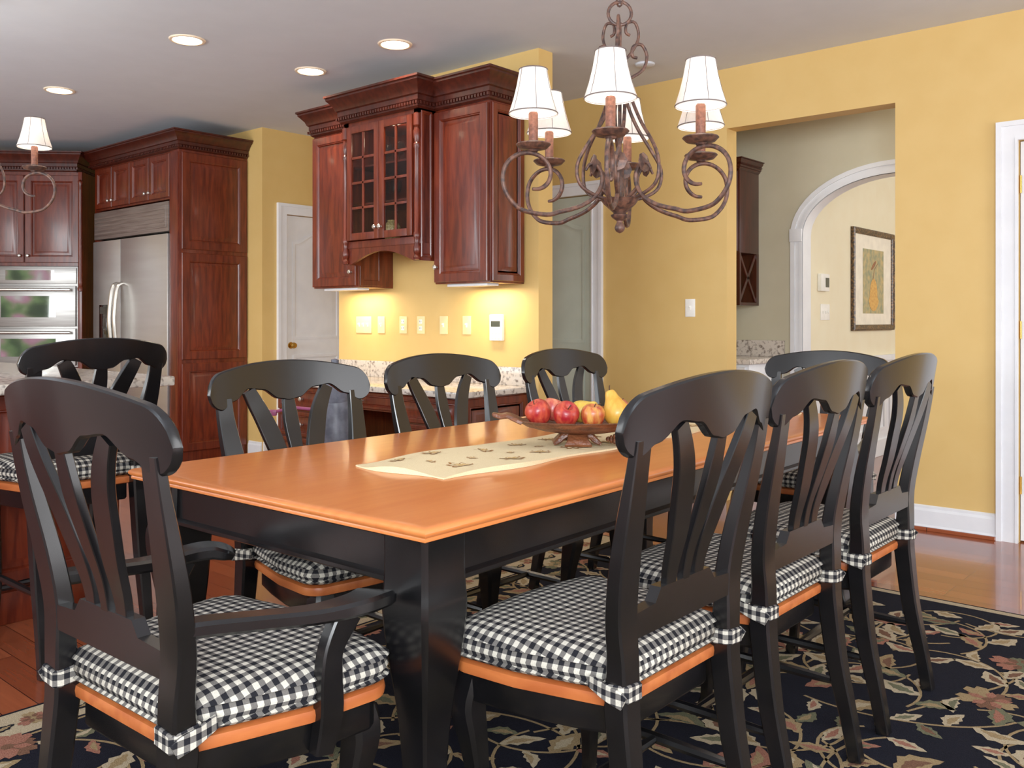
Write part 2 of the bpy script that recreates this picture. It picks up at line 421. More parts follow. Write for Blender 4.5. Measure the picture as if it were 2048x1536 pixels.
# ------------------------------------------------------------ ceiling fixtures
for (x, y) in ((-4.75, 2.65), (-3.92, 3.48), (-4.75, 3.50), (-6.46, 2.65)):
    e = thing("recessed_light", "round white recessed ceiling light, lit", "ceiling light", (x, y, HC - .01), "recessed ceiling lights")
    r = B(); r.lathe([(.078, -.003), (.082, -.008), (.096, -.007), (.1, 0), (.07, 0)], c=(x, y, HC), seg=32, cap0=False, cap1=False)
    r.done("trim_ring", PEACH, e)
    r = B(); r.lathe([(.001, -.0045), (.079, -.0045), (.079, -.001), (.001, -.001)], c=(x, y, HC), seg=32)
    r.done("lamp_lens", EMW, e)
    l = bpy.data.lights.new("downlight", 'SPOT'); l.energy = 30; l.color = (1, .85, .64); l.spot_size = 2.3; l.spot_blend = .8; l.shadow_soft_size = .07
    lo = bpy.data.objects.new("downlight", l); COL.objects.link(lo); lo.location = (x, y, HC - .03)
    lo.parent = e; lo.matrix_parent_inverse = Matrix.Translation(-Vector(e["_w"]))
b = B(); b.lathe([(.001, -.014), (.05, -.014), (.058, -.01), (.062, 0), (.001, 0)], c=(-3.05, 4.77, HC), seg=28)
b.done("smoke_detector", CEIL, label="round white smoke detector on the ceiling", category="smoke detector")

# ------------------------------------------------------------ wall plates
def plate(x, y, z, n, kindp, mat, lab):
    e = thing("wall_outlet" if kindp == 'o' else "light_switch", lab, "outlet" if kindp == 'o' else "light switch", (x, y, z))
    p = B(); hw_ = .036 + .023 * (n - 1)
    p.box(x - hw_, x + hw_, y - .006, y, z - .058, z + .058, .003); p.done("cover_plate", mat, e)
    for i in range(n):
        xx = x + (i - (n - 1) / 2) * .046
        q = B()
        if kindp == 'o':
            for dz in (-.022, .022):
                q.mi = 0
                q.box(xx - .015, xx + .015, y - .009, y - .006, z + dz - .014, z + dz + .014, .002)
                q.mi = 1
                q.box(xx - .008, xx - .005, y - .0095, y - .009, z + dz - .004, z + dz + .007); q.box(xx + .005, xx + .008, y - .0095, y - .009, z + dz - .004, z + dz + .007)
        else:
            q.box(xx - .006, xx + .006, y - .008, y - .006, z - .013, z + .013); q.box(xx - .004, xx + .004, y - .02, y - .007, z + .001, z + .012, .002)
        q.done("socket" if kindp == 'o' else "toggle", [PLAST, DGLASS], e)
plate(-4.919, 4.08, 1.113, 3, 's', ALMOND, "almond triple light switch plate on yellow wall")
plate(-4.733, 4.08, 1.113, 1, 's', ALMOND, "almond single light switch on yellow wall")
plate(-4.511, 4.08, 1.113, 1, 'o', ALMOND, "almond duplex outlet above the desk")
plate(-4.338, 4.08, 1.113, 1, 'o', ALMOND, "almond outlet plate with jack above the desk")
plate(-4.125, 4.08, 1.113, 1, 's', ALMOND, "almond phone jack plate above the desk")
plate(-3.919, 4.08, 1.113, 1, 's', ALMOND, "almond switch plate beside the keypad")
plate(-2.976, YW, 1.225, 1, 's', PLAST, "white light switch on the yellow wall")
e = thing("alarm_keypad", "white alarm keypad mounted on yellow wall", "keypad", (-3.658, 4.08, 1.10))
p = B(); p.box(-3.71, -3.606, 4.055, 4.0805, 1.02, 1.18, .006); p.done("housing", PLAST, e)
p = B(); p.box(-3.695, -3.621, 4.053, 4.056, 1.105, 1.14); p.done("display", LCD, e)
p = B()
for i in range(3):
    for j in range(2): p.box(-3.692 + i * .027, -3.676 + i * .027, 4.051, 4.055, 1.035 + j * .03, 1.051 + j * .03, .002)
p.done("keys", WHITE, e)

# ------------------------------------------------------------ desk wall cabinets
def knob(M_or_pos, parent, mat=NICKEL):
    x, y, z = M_or_pos
    k = B(Matrix.Translation((x, y, z)) @ Matrix.Rotation(pi / 2, 4, 'X'))
    k.lathe([(.001, 0), (.006, 0), (.006, .012), (.014, .018), (.015, .024), (.009, .030), (.001, .031)], seg=12)
    return k.done("knob", mat, parent, label="brushed nickel knob")
def crprof(z0, z1, o=.085):
    h = z1 - z0
    return [(0, z0), (.012, z0 + .01), (.012, z0 + .22 * h), (.02, z0 + .26 * h), (.02, z0 + .42 * h), (.03, z0 + .46 * h), (min(.04, o * .5), z0 + .6 * h), (min(.062, o * .75), z0 + .76 * h), (o - .01, z0 + .84 * h), (o - .01, z0 + .9 * h), (o, z0 + .93 * h), (o, z1)]
def upper_cab(x0, x1, lab, knobx):
    e = thing("wall_cabinet", lab, "cabinet", (x0, 4.08, 1.36))
    c = B(); c.box(x0, x1, 3.78, 4.078, 1.36, 2.40, .002); c.done("body", CHERRY, e)
    s_ = B(Matrix.Translation((x1, 0, 0)) @ Matrix.Rotation(pi / 2, 4, 'Z')); s_.panel(3.79, 4.07 if x1 > -4 else 3.99, 1.37, 2.39, -.012 if x1 > -4 else -.002, .045, t=.012 if x1 > -4 else .003); s_.done("side_panel", CHERRY, e)
    d = B(); d.panel(x0 + .008, x1 - .008, 1.37, 2.385, 3.758, .058); do = d.done("door", CHERRY, e)
    knob((knobx, 3.758, 1.46), do)
    c = B(); c.crown(x0, x1, 3.77, 4.078, crprof(2.40, 2.57), dent=(2.42, 2.437, .028)); c.done("crown", CHERRYD, e)
    c = B(); c.box(x0 + .06, x1 - .06, 3.82, 3.92, 1.345, 1.36, .003); c.done("light_strip", WHITE, e)
    l = bpy.data.lights.new("undercabinet_lamp", 'AREA'); l.shape = 'RECTANGLE'; l.size = x1 - x0 - .15; l.size_y = .05; l.energy = 4.0; l.color = (1, .78, .48)
    lo = bpy.data.objects.new("undercabinet_lamp", l); COL.objects.link(lo); lo.location = ((x0 + x1) / 2, 3.95, 1.34)
    lo.parent = e; lo.matrix_parent_inverse = Matrix.Translation(-Vector(e["_w"]))
upper_cab(-5.09, -4.614, "tall cherry wall cabinet with raised-panel door", -4.66)
upper_cab(-3.896, -3.45, "tall cherry wall cabinet beside yellow wall end", -3.86)

e = thing("display_cabinet", "cherry wall cabinet with glass mullion doors and arched valance", "cabinet", (-4.25, 4.08, 1.5))
X0, X1, YF = -4.61, -3.90, 3.66
c = B()
c.box(X0, X0 + .02, YF + .02, 4.078, 1.64, 2.40); c.box(X1 - .02, X1, YF + .02, 4.078, 1.64, 2.40)
c.box(X0, X1, 4.06, 4.078, 1.64, 2.40); c.box(X0, X1, YF + .02, 4.078, 2.38, 2.40); c.box(X0, X1, YF - .0, 4.078, 1.60, 1.645, .004)
c.box(X0, X0 + .045, YF, YF + .02, 1.64, 2.40); c.box(X1 - .055, X1, YF, YF + .02, 1.64, 2.40); c.box(X0, X1, YF, YF + .02, 2.375, 2.40)
c.done("body", CHERRY, e)
for z in (1.88, 2.12):
    c = B(); c.box(X0 + .022, X1 - .022, YF + .06, 4.058, z, z + .012); c.done("shelf", CHERRY, e)
c = B()
vp = [(X0, 1.60), (X0, 1.50), (X0 + .06, 1.50)]
for i in range(17):
    t = i / 16; vp.append((X0 + .10 + (X1 - X0 - .20) * t, 1.50 + .015 + .06 * math.sin(pi * t)))
vp += [(X1 - .06, 1.50), (X1, 1.50), (X1, 1.60)]
c.prism(vp, 'y', YF + .005, YF + .027); c.box(X1 - .022, X1, YF + .027, 3.78, 1.5, 1.6); c.box(X0, X0 + .022, YF + .027, 3.78, 1.5, 1.6)
c.done("valance", CHERRY, e)
for xx in (X0 + .022, X1 - .022):
    c = B()
    prof = [(.003, 0), (.02, .004), (.024, .02), (.014, .035), (.022, .05), (.024, .075), (.014, .10), (.018, .13), (.022, .14), (.022, .16), (.016, .17), (.017, .45), (.016, .66), (.021, .67), (.021, .69), (.014, .70), (.022, .73), (.024, .76), (.014, .79), (.022, .80), (.022, .87), (.003, .88)]
    c.lathe(prof, c=(xx, YF - .006, 1.50), seg=14); c.done("turned_column", CHERRY, e)
c = B(Matrix.Translation((X1, 0, 0)) @ Matrix.Rotation(pi / 2, 4, 'Z')); c.panel(YF + .005, 3.755, 1.52, 2.39, -.006, .02, t=.006); c.done("side_panel", CHERRY, e)
c = B(); c.crown(X0, X1, YF - .02, 4.078, crprof(2.40, 2.575), dent=(2.42, 2.437, .028)); c.done("crown", CHERRYD, e)
def glass_door(x0, x1, z0, z1, yf, parent, kx):
    d = B(); f = .045
    d.box(x0, x0 + f, yf, yf + .02, z0, z1, .003); d.box(x1 - f, x1, yf, yf + .02, z0, z1, .003)
    d.box(x0 + f, x1 - f, yf, yf + .02, z0, z0 + f, .003); d.box(x0 + f, x1 - f, yf, yf + .02, z1 - f, z1, .003)
    xm = (x0 + x1) / 2
    d.box(xm - .008, xm + .008, yf + .004, yf + .016, z0 + f, z1 - f, .002)
    for i in (1, 2, 3):
        z = z0 + f + (z1 - z0 - 2 * f) * i / 4; d.box(x0 + f, x1 - f, yf + .004, yf + .016, z - .008, z + .008, .002)
    do = d.done("door", CHERRY, parent)
    g = B(); g.box(x0 + f - .004, x1 - f + .004, yf + .009, yf + .011, z0 + f - .004, z1 - f + .004); g.done("glass_pane", GLASS, do, smooth=0)
    knob((kx, yf, z0 + .07), do)
xm = (X0 + X1) / 2
glass_door(X0 + .046, xm - .002, 1.65, 2.372, YF - .018, e, xm - .02)
glass_door(xm + .002, X1 - .056, 1.65, 2.372, YF - .018, e, xm + .026)
l = bpy.data.lights.new("cabinet_lamp", 'POINT'); l.energy = 1.0; l.color = (1, .8, .55); l.shadow_soft_size = .03
lo = bpy.data.objects.new("cabinet_lamp", l); COL.objects.link(lo); lo.location = (xm, 3.8, 2.33)
CROCK = pmat("glazed_crockery", rgb(150, 130, 70), rgb(220, 200, 140), rough=.2, nscale=40)
for (x, z, r, h) in ((-4.42, 1.646, .06, .14), (-4.1, 1.646, .07, .16)):
    q = B(); q.lathe([(.001, 0), (r * .6, 0), (r, h * .4), (r * .9, h * .8), (r * .5, h), (r * .55, h * 1.05), (.001, h)], c=(x, 3.9, z), seg=18)
    q.done("ceramic_jar", CROCK, label="glazed patterned jar inside the display cabinet", category="jar", group="jars in the display cabinet")
for (x, z) in ((-4.48, 1.893), (-4.36, 1.893), (-4.18, 1.893), (-4.06, 1.893), (-4.45, 2.133), (-4.33, 2.133), (-4.16, 2.133), (-4.04, 2.133)):
    q = B(); q.lathe([(.001, 0), (.03, 0), (.03, .003), (.004, .006), (.004, .06), (.03, .08), (.038, .12), (.034, .15), (.032, .15), (.035, .12), (.026, .083), (.001, .07)], c=(x, 3.88, z), seg=16, cap1=True)
    q.done("wine_glass", GLASS, label="clear stemmed glass on the cabinet shelf", category="glass", group="glasses in the display cabinet")

# ------------------------------------------------------------ desk
e = thing("desk", "built-in cherry desk with drawers on both sides of a knee space", "desk", (-4.3, 3.75, 0))
def drawer_stack(x0, x1, zs):
    c = B(); c.box(x0, x1, 3.52, 4.078, .09, .72, .002); c.box(x0 + .01, x1 - .01, 3.57, 4.07, 0, .09); c.done("pedestal", CHERRY, e)
    for z0, z1 in zs:
        d = B(); d.panel(x0 + .01, x1 - .01, z0, z1, 3.5, .03); do = d.done("drawer", CHERRY, e); knob(((x0 + x1) / 2, 3.5, (z0 + z1) / 2), do)
drawer_stack(-5.12, -4.55, [(.11, .38), (.39, .55), (.56, .71)])
drawer_stack(-3.95, -3.42, [(.11, .38), (.39, .55), (.56, .71)])
c = B(Matrix.Translation((-3.42, 0, 0)) @ Matrix.Rotation(pi / 2, 4, 'Z')); c.panel(3.53, 4.06, .11, .71, -.012, .05, t=.012); c.done("side_panel", CHERRY, e)
c = B(); c.box(-4.55, -3.95, 3.54, 4.07, .6, .72); c.done("pencil_drawer_case", CHERRY, e)
c = B(); c.panel(-4.54, -3.96, .61, .71, 3.52, .025); do = c.done("drawer", CHERRY, e); knob((-4.25, 3.52, .66), do)
e = thing("desk_countertop", "speckled granite desk top with low backsplash", "countertop", (-4.3, 3.75, .72))
c = B(); c.box(-5.2, -3.38, 3.46, 4.078, .721, .755, .006); c.done("slab", GRAN, e)
c = B(); c.box(-5.2, -3.38, 4.058, 4.078, .755, .865, .003); c.done("backsplash", GRAN, e)

# ------------------------------------------------------------ refrigerator wall
e = thing("refrigerator_surround", "tall cherry cabinet surround with upper doors and raised side panels", "cabinet", (-7.4, 4.0, 0))
c = B(); c.box(-6.79, -6.652, 3.64, 4.255, 0, 2.50, .003); c.box(-8.17, -8.13, 3.66, 4.255, 0, 2.50, .003); c.box(-8.13, -6.79, 3.66, 4.255, 2.12, 2.50)
c.done("body", CHERRY, e)
Mx_ = Matrix.Translation((-6.652, 0, 0)) @ Matrix.Rotation(pi / 2, 4, 'Z')
for z0, z1 in ((.1, .80), (.83, 1.68), (1.71, 2.48)):
    c = B(Mx_); c.panel(3.66, 4.24, z0, z1, -.014, .07, t=.014); c.done("side_panel", CHERRY, e)
c = B(); c.box(-6.785, -6.657, 3.632, 3.642, .1, 2.48, .002); c.done("front_stile", CHERRY, e)
xs = [-8.12, -7.80, -7.47, -7.14, -6.80]
for i in range(4):
    d = B(); d.panel(xs[i] + .006, xs[i + 1] - .006, 2.135, 2.485, 3.638, .05); do = d.done("door", CHERRY, e)
    knob((xs[i + 1] - .035 if i % 2 == 0 else xs[i] + .035, 3.638, 2.19), do)
c = B(); c.crown(-8.17, -6.652, 3.64, 4.255, crprof(2.50, 2.645, .09), dent=(2.515, 2.53, .028)); c.done("crown", CHERRYD, e)
e = thing("refrigerator", "built-in stainless steel side-by-side refrigerator with dispenser", "refrigerator", (-7.46, 3.95, 0))
c = B(); c.box(-8.12, -6.80, 3.70, 4.24, .0, 2.11); c.done("body", DGLASS, e)
for x0, x1 in ((-8.115, -7.60), (-7.59, -6.80)):
    d = B(); d.box(x0, x1, 3.62, 3.695, .12, 1.84, .006); do = d.done("door", STEEL, e)
    hx = -7.64 if x0 < -7.9 else -7.55
    h = B(); h.tube(cr([(hx, 3.62, .86), (hx, 3.57, .90), (hx, 3.545, 1.08), (hx, 3.545, 1.22), (hx, 3.57, 1.42), (hx, 3.62, 1.46)]), .016, 10); h.done("handle", NICKEL, do, label="curved steel handle")
    if x0 < -7.9:
        h = B(); h.box(-7.98, -7.73, 3.612, 3.622, .98, 1.28, .004); h.box(-7.95, -7.76, 3.606, 3.612, 1.2, 1.26); h.box(-7.9, -7.81, 3.600, 3.612, 1.02, 1.16, .003)
        h.done("water_dispenser", DGLASS, do)
c = B()
c.box(-8.115, -6.80, 3.63, 3.69, 1.86, 2.10, .004); c.box(-8.09, -6.83, 3.622, 3.632, 1.89, 2.07, .003)
for i in range(5): c.box(-8.08, -6.84, 3.617, 3.623, 1.90 + i * .034, 1.915 + i * .034)
c.done("grille", STEELD, e)
c = B(); c.box(-8.115, -6.80, 3.68, 3.70, .01, .11); c.done("toe_grille", DGLASS, e)

MO = Matrix.Translation((-8.19, 3.56, 0)) @ Matrix.Rotation(pi / 4, 4, 'Z')
e = thing("oven_cabinet", "tall cherry corner cabinet holding double wall ovens", "cabinet", (-8.6, 3.3, 0))
c = B(MO); c.box(-1.05, 0, .02, .55, 0, .72); c.box(-1.05, 0, .02, .55, 1.63, 2.47); c.box(-1.05, -.87, .02, .55, .72, 1.63); c.box(-.035, 0, .02, .55, .72, 1.63); c.box(-.87, -.035, .5, .55, .72, 1.63)
c.done("body", CHERRY, e)
for x0, x1, kx in ((-.99, -.51, -.54), (-.50, -.035, -.47)):
    d = B(MO); d.panel(x0, x1, 1.66, 2.44, 0, .06); do = d.done("door", CHERRY, e)
    k = B(MO @ Matrix.Translation((kx, 0, 1.72)) @ Matrix.Rotation(pi / 2, 4, 'X')); k.lathe([(.001, 0), (.006, 0), (.006, .012), (.014, .018), (.015, .024), (.009, .030), (.001, .031)], seg=12); k.done("knob", NICKEL, do)
d = B(MO); d.panel(-.99, -.035, .12, .68, 0, .06); d.done("drawer", CHERRY, e)
c = B(MO); c.box(-.035, .0, -.012, .03, 0, 2.47, .004)
c.lathe([(.003, 0), (.022, .005), (.024, .03), (.014, .05), (.02, .08), (.018, .1), (.018, .9), (.02, .92), (.014, .95), (.024, .98), (.003, 1.0)], c=(-.012, -.02, 1.4), seg=12)
c.done("pilaster", CHERRY, e)
c = B(MO); c.crown(-1.05, -.06, .0, .4, crprof(2.47, 2.645, .08), dent=(2.49, 2.507, .028)); c.done("crown", CHERRYD, e)
e = thing("double_wall_oven", "stainless steel double wall oven with mirrored glass windows", "oven", (-8.6, 3.3, .72))
c = B(MO); c.box(-.865, -.04, .0, .49, .725, 1.625, .003); c.done("body", STEELO, e)
c = B(MO); c.box(-.85, -.05, -.014, 0, 1.47, 1.61, .003); do = c.done("control_panel", STEELO, e)
c = B(MO); c.box(-.66, -.24, -.017, -.014, 1.50, 1.59); c.done("display", OVGLASS, do)
for z0, z1 in ((1.09, 1.45), (.74, 1.07)):
    c = B(MO); c.box(-.85, -.05, -.03, 0, z0, z1, .005); do = c.done("oven_door", STEELO, e)
    c = B(MO); c.box(-.69, -.22, -.033, -.029, z0 + .08, z1 - .09); c.done("oven_window", OVGLASS, do)
    c = B(MO); c.tube([(-.82, -.07, z1 - .035), (-.08, -.07, z1 - .035)], .013, 10)
    for xx in (-.8, -.1): c.box(xx - .01, xx + .01, -.07, -.03, z1 - .045, z1 - .025)
    c.done("oven_handle", NICKEL, do)

# ------------------------------------------------------------ kitchen island
e = thing("kitchen_island", "cherry kitchen island base with raised panels", "kitchen island", (-4.4, .7, 0))
c = B(); c.box(-5.1, -3.68, -.45, 1.75, 0, .88, .003); c.done("body", CHERRY, e)
Mi = Matrix.Translation((-3.68, 0, 0)) @ Matrix.Rotation(pi / 2, 4, 'Z')
for y0, y1 in ((-.4, .12), (.14, .66), (.68, 1.2), (1.22, 1.72)):
    c = B(Mi); c.panel(y0, y1, .14, .86, -.014, .06, t=.014); c.done("side_panel", CHERRY, e)
c = B(); c.box(-3.68, -3.655, -.45, 1.75, 0, .12, .004); c.done("base_moulding", CHERRY, e)
c = B(); c.box(-5.25, -3.41, -.6, 1.85, .881, .92, .008); c.done("island_countertop", GRAN, label="light speckled granite island countertop", category="countertop")

# ------------------------------------------------------------ pantry beyond opening
e = thing("wall_cabinet", "dark cherry pantry wall cabinet with wine rack lattice", "cabinet", (-3.2, 6.0, 1.25))
XR = -2.93
c = B(); c.box(-3.6, XR, 5.80, 6.098, 1.62, 2.20, .002); c.box(-3.6, -3.58, 5.80, 6.098, 1.25, 1.62); c.box(XR - .02, XR, 6.06, 6.098, 1.27, 1.62); c.box(XR - .02, XR, 5.80, 5.82, 1.27, 1.62); c.box(-3.6, XR, 5.80, 6.098, 1.25, 1.27); c.box(-3.58, XR - .02, 6.08, 6.098, 1.27, 1.62)
c.done("body", CHERRYD, e)
c = B(); c.crown(-3.6, XR, 5.79, 6.098, crprof(2.2, 2.28, .045)); c.done("crown", CHERRYD, e)
for x0, x1 in ((-3.59, -3.27), (-3.26, XR - .01)):
    c = B(); c.panel(x0, x1, 1.63, 2.19, 5.78, .05); do = c.done("door", CHERRYD, e); knob((x1 - .03 if x0 < -3.3 else x0 + .03, 5.78, 1.7), do)
c = B()
for xx in (XR - .012,):
    c.sweep([(xx, 5.82, 1.28, .006, .012), (xx, 6.06, 1.61, .006, .012)], side=(1, 0, 0)); c.sweep([(xx, 6.06, 1.28, .006, .012), (xx, 5.82, 1.61, .006, .012)], side=(1, 0, 0))
for x0 in (-3.57, -3.25):
    c.sweep([(x0, 5.83, 1.28, .006, .012), (x0 + .30, 5.83, 1.61, .006, .012)], side=(0, 1, 0)); c.sweep([(x0 + .30, 5.83, 1.28, .006, .012), (x0, 5.83, 1.61, .006, .012)], side=(0, 1, 0))
c.done("wine_rack", CHERRYD, e)
e = thing("pantry_base_cabinet", "white base cabinet under pantry granite counter", "cabinet", (-3.2, 5.85, 0))
c = B(); c.box(-3.6, -2.74, 5.56, 6.098, .0, .85, .002); c.done("body", WHITE, e)
c = B(); c.panel(-3.59, -3.18, .12, .83, 5.54, .05); c.done("door", WHITE, e)
c = B(); c.panel(-3.17, -2.76, .12, .83, 5.54, .05); c.done("door", WHITE, e)
c = B(); c.box(-3.6, -2.71, 5.52, 6.098, .851, .885, .005); c.box(-3.6, -2.73, 6.078, 6.098, .885, 1.0, .003)
c.done("pantry_countertop", GRAN, label="speckled granite pantry countertop with backsplash", category="countertop")
Mh = Matrix.Translation((-2.66, 0, 0)) @ Matrix.Rotation(pi / 2, 4, 'Z')
e = thing("thermostat", "white wall thermostat with grey display", "thermostat", (-2.66, 6.56, 1.42))
c = B(Mh); c.box(6.50, 6.66, -.03, .001, 1.36, 1.49, .006); c.done("housing", PLAST, e)
c = B(Mh); c.box(6.58, 6.645, -.032, -.029, 1.39, 1.46); c.done("display", LCD, e)
e = thing("light_switch", "white triple light switch plate on cream wall", "light switch", (-2.66, 6.62, 1.2))
c = B(Mh); c.box(6.55, 6.72, -.006, 0, 1.145, 1.265, .003); c.done("cover_plate", PLAST, e)
for i in range(3):
    c = B(Mh); c.box(6.583 + i * .046, 6.595 + i * .046, -.016, -.006, 1.195, 1.215, .002); c.done("toggle", PLAST, e)
e = thing("framed_painting", "framed still-life painting with cream mat and rustic dark frame", "painting", (-2.66, 7.6, 1.47))
FRM = pmat("rustic_frame", rgb(50, 34, 22), rgb(150, 110, 60), rough=.35, nscale=14, lo=.45, hi=.7)
c = B(Mh)
y0, y1, z0, z1 = 7.16, 8.12, 1.06, 1.89
c.loops([[(y0 + i, d, z0 + i), (y1 - i, d, z0 + i), (y1 - i, d, z1 - i), (y0 + i, d, z1 - i)] for i, d in ((0, -.001), (0, -.026), (.014, -.034), (.036, -.026), (.048, -.018), (.048, -.006))], cap1=False, cap0=False)
c.done("frame", FRM, e, smooth=0)
c = B(Mh); c.box(y0 + .045, y1 - .045, -.01, -.004, z0 + .045, z1 - .045); c.done("mat", pmat("mat_board", rgb(238, 230, 210)), e, smooth=0)
c = B(Mh); c.box(y0 + .24, y1 - .24, -.013, -.010, z0 + .14, z1 - .16)
c.mi = 1
c.loops([[(7.64 + .12 * math.cos(t) * (1 if math.sin(t) < 0 else .75), dd, 1.34 + .12 * math.sin(t) * (1 if math.sin(t) < 0 else 1.25)) for t in [2 * pi * i / 24 for i in range(24)]] for dd in (-.013, -.0145)], cap0=False)
c.mi = 2
c.loops([[(7.64 + .05 * math.cos(t) + .03 * math.sin(t), dd, 1.60 + .035 * math.sin(t) + .02 * math.cos(t)) for t in [2 * pi * i / 14 for i in range(14)]] for dd in (-.013, -.0145)], cap0=False)
c.sweep([(7.62, -.0138, 1.48, .004, .0008), (7.66, -.0138, 1.57, .003, .0008), (7.74, -.0138, 1.62, .002, .0008)], side=(0, 0, 1))
c.done("canvas", [pmat("painted_canvas", rgb(140, 146, 116), rgb(196, 174, 120), nscale=5), pmat("painted_pear", rgb(206, 146, 70), rgb(226, 182, 96), nscale=12), pmat("painted_bird", rgb(120, 76, 52), rgb(164, 106, 66), nscale=20)], e, smooth=0)

# ------------------------------------------------------------ rug
RX0, RX1, RY0, RY1 = -2.80, .35, -.6, 3.90
RZ = .012
PAL = [pmat("rug_navy", rgb(14, 15, 24), rgb(24, 25, 35), rough=1, nscale=90, bump=.5, bscale=400, spec=.1),
       pmat("rug_cream", rgb(154, 138, 112), rgb(182, 166, 138), rough=1, nscale=60, bump=.5, bscale=400, spec=.1),
       pmat("rug_rose", rgb(128, 80, 66), rgb(154, 106, 88), rough=1, nscale=60, bump=.5, bscale=400, spec=.1),
       pmat("rug_gold", rgb(130, 108, 76), rgb(154, 132, 98), rough=1, nscale=60, bump=.5, bscale=400, spec=.1),
       pmat("rug_sage", rgb(86, 86, 66), rgb(110, 108, 84), rough=1, nscale=60, bump=.5, bscale=400, spec=.1),
       pmat("rug_brown", rgb(94, 64, 50), rgb(116, 84, 66), rough=1, nscale=60, bump=.5, bscale=400, spec=.1)]
rg = B(); rg.box(RX0, RX1, RY0, RY1, 0.001, RZ)
def flatpoly(pts, mi, z):
    if any(p[0] < RX0 + .01 or p[0] > RX1 - .01 or p[1] < RY0 + .01 or p[1] > RY1 - .01 for p in pts): return
    rg.mi = mi; vs = [rg.bm.verts.new((p[0], p[1], z)) for p in pts]; rg.f(vs)
BL, BO = .17, .05
for (x0, x1, y0, y1, mi, z) in ((RX0 + .012, RX0 + BL, RY0 + .012, RY1 - .012, 1, .0003), (RX0 + BL, RX1 - .012, RY1 - BO, RY1 - .012, 1, .0003), (RX0 + BL + .012, RX0 + BL + .022, RY0 + .012, RY1 - BO - .01, 3, .0003)):
    flatpoly([(x0, y0), (x1, y0), (x1, y1), (x0, y1)], mi, RZ + z)
def leaf(x, y, ang, L_, W_, mi, z, k=.1):
    prof = [(0, 0), (.12, .45), (.22, .42), (.36, .95), (.48, .72), (.60, .88), (.72, .50), (.86, .36), (1, 0)]
    pts = []
    for t, w_ in prof: pts.append((t * L_, w_ * W_ / 2 + k * L_ * math.sin(t * 3)))
    for t, w_ in reversed(prof[1:-1]): pts.append((t * L_, -w_ * W_ / 2 + k * L_ * math.sin(t * 3)))
    c_, s_ = math.cos(ang), math.sin(ang)
    flatpoly([(x + c_ * a - s_ * b_, y + s_ * a + c_ * b_) for a, b_ in pts], mi, z)
def leaf2(x, y, ang, L_, W_, mi, mi2, z):
    k = RN.uniform(-.15, .2)
    leaf(x, y, ang, L_, W_, mi, z, k)
    leaf(x + .14 * L_ * math.cos(ang), y + .14 * L_ * math.sin(ang), ang + .1 * k, L_ * .64, W_ * .45, mi2, z + .0003, k)
def flower(x, y, r, a0, z, m1, m2, m3):
    n = RN.choice((5, 6, 7))
    for k in range(n):
        a = a0 + 2 * pi * k / n
        rr = r * RN.uniform(.75, 1.15)
        pts = [(x + .15 * r * math.cos(a), y + .15 * r * math.sin(a))]
        for u, w_ in ((.5, .3), (.85, .38), (1.05, .16), (.88, 0), (1.05, -.16), (.85, -.38), (.5, -.3)):
            pts.append((x + rr * (u * math.cos(a) - w_ * math.sin(a)), y + rr * (u * math.sin(a) + w_ * math.cos(a))))
        flatpoly(pts, m1 if k % 3 else m3, z + .0002 * (k % 2))
    for k in range(n):
        a = a0 + 2 * pi * (k + .5) / n
        flatpoly([(x, y), (x + r * .5 * math.cos(a - .35), y + r * .5 * math.sin(a - .35)), (x + r * .72 * math.cos(a), y + r * .72 * math.sin(a)), (x + r * .5 * math.cos(a + .35), y + r * .5 * math.sin(a + .35))], m2, z + .0006)
    flatpoly([(x + .2 * r * math.cos(t), y + .2 * r * math.sin(t)) for t in [2 * pi * i / 8 for i in range(8)]], m3, z + .0009)
occ = {}
def free(x, y, r):
    kx, ky = int(x // .25), int(y // .25)
    for i in (-1, 0, 1):
        for j in (-1, 0, 1):
            for (a, b_, c_) in occ.get((kx + i, ky + j), ()):
                if (a - x) ** 2 + (b_ - y) ** 2 < ((r + c_) * .8) ** 2: return False
    occ.setdefault((kx, ky), []).append((x, y, r)); return True
yy = RY0 + .1
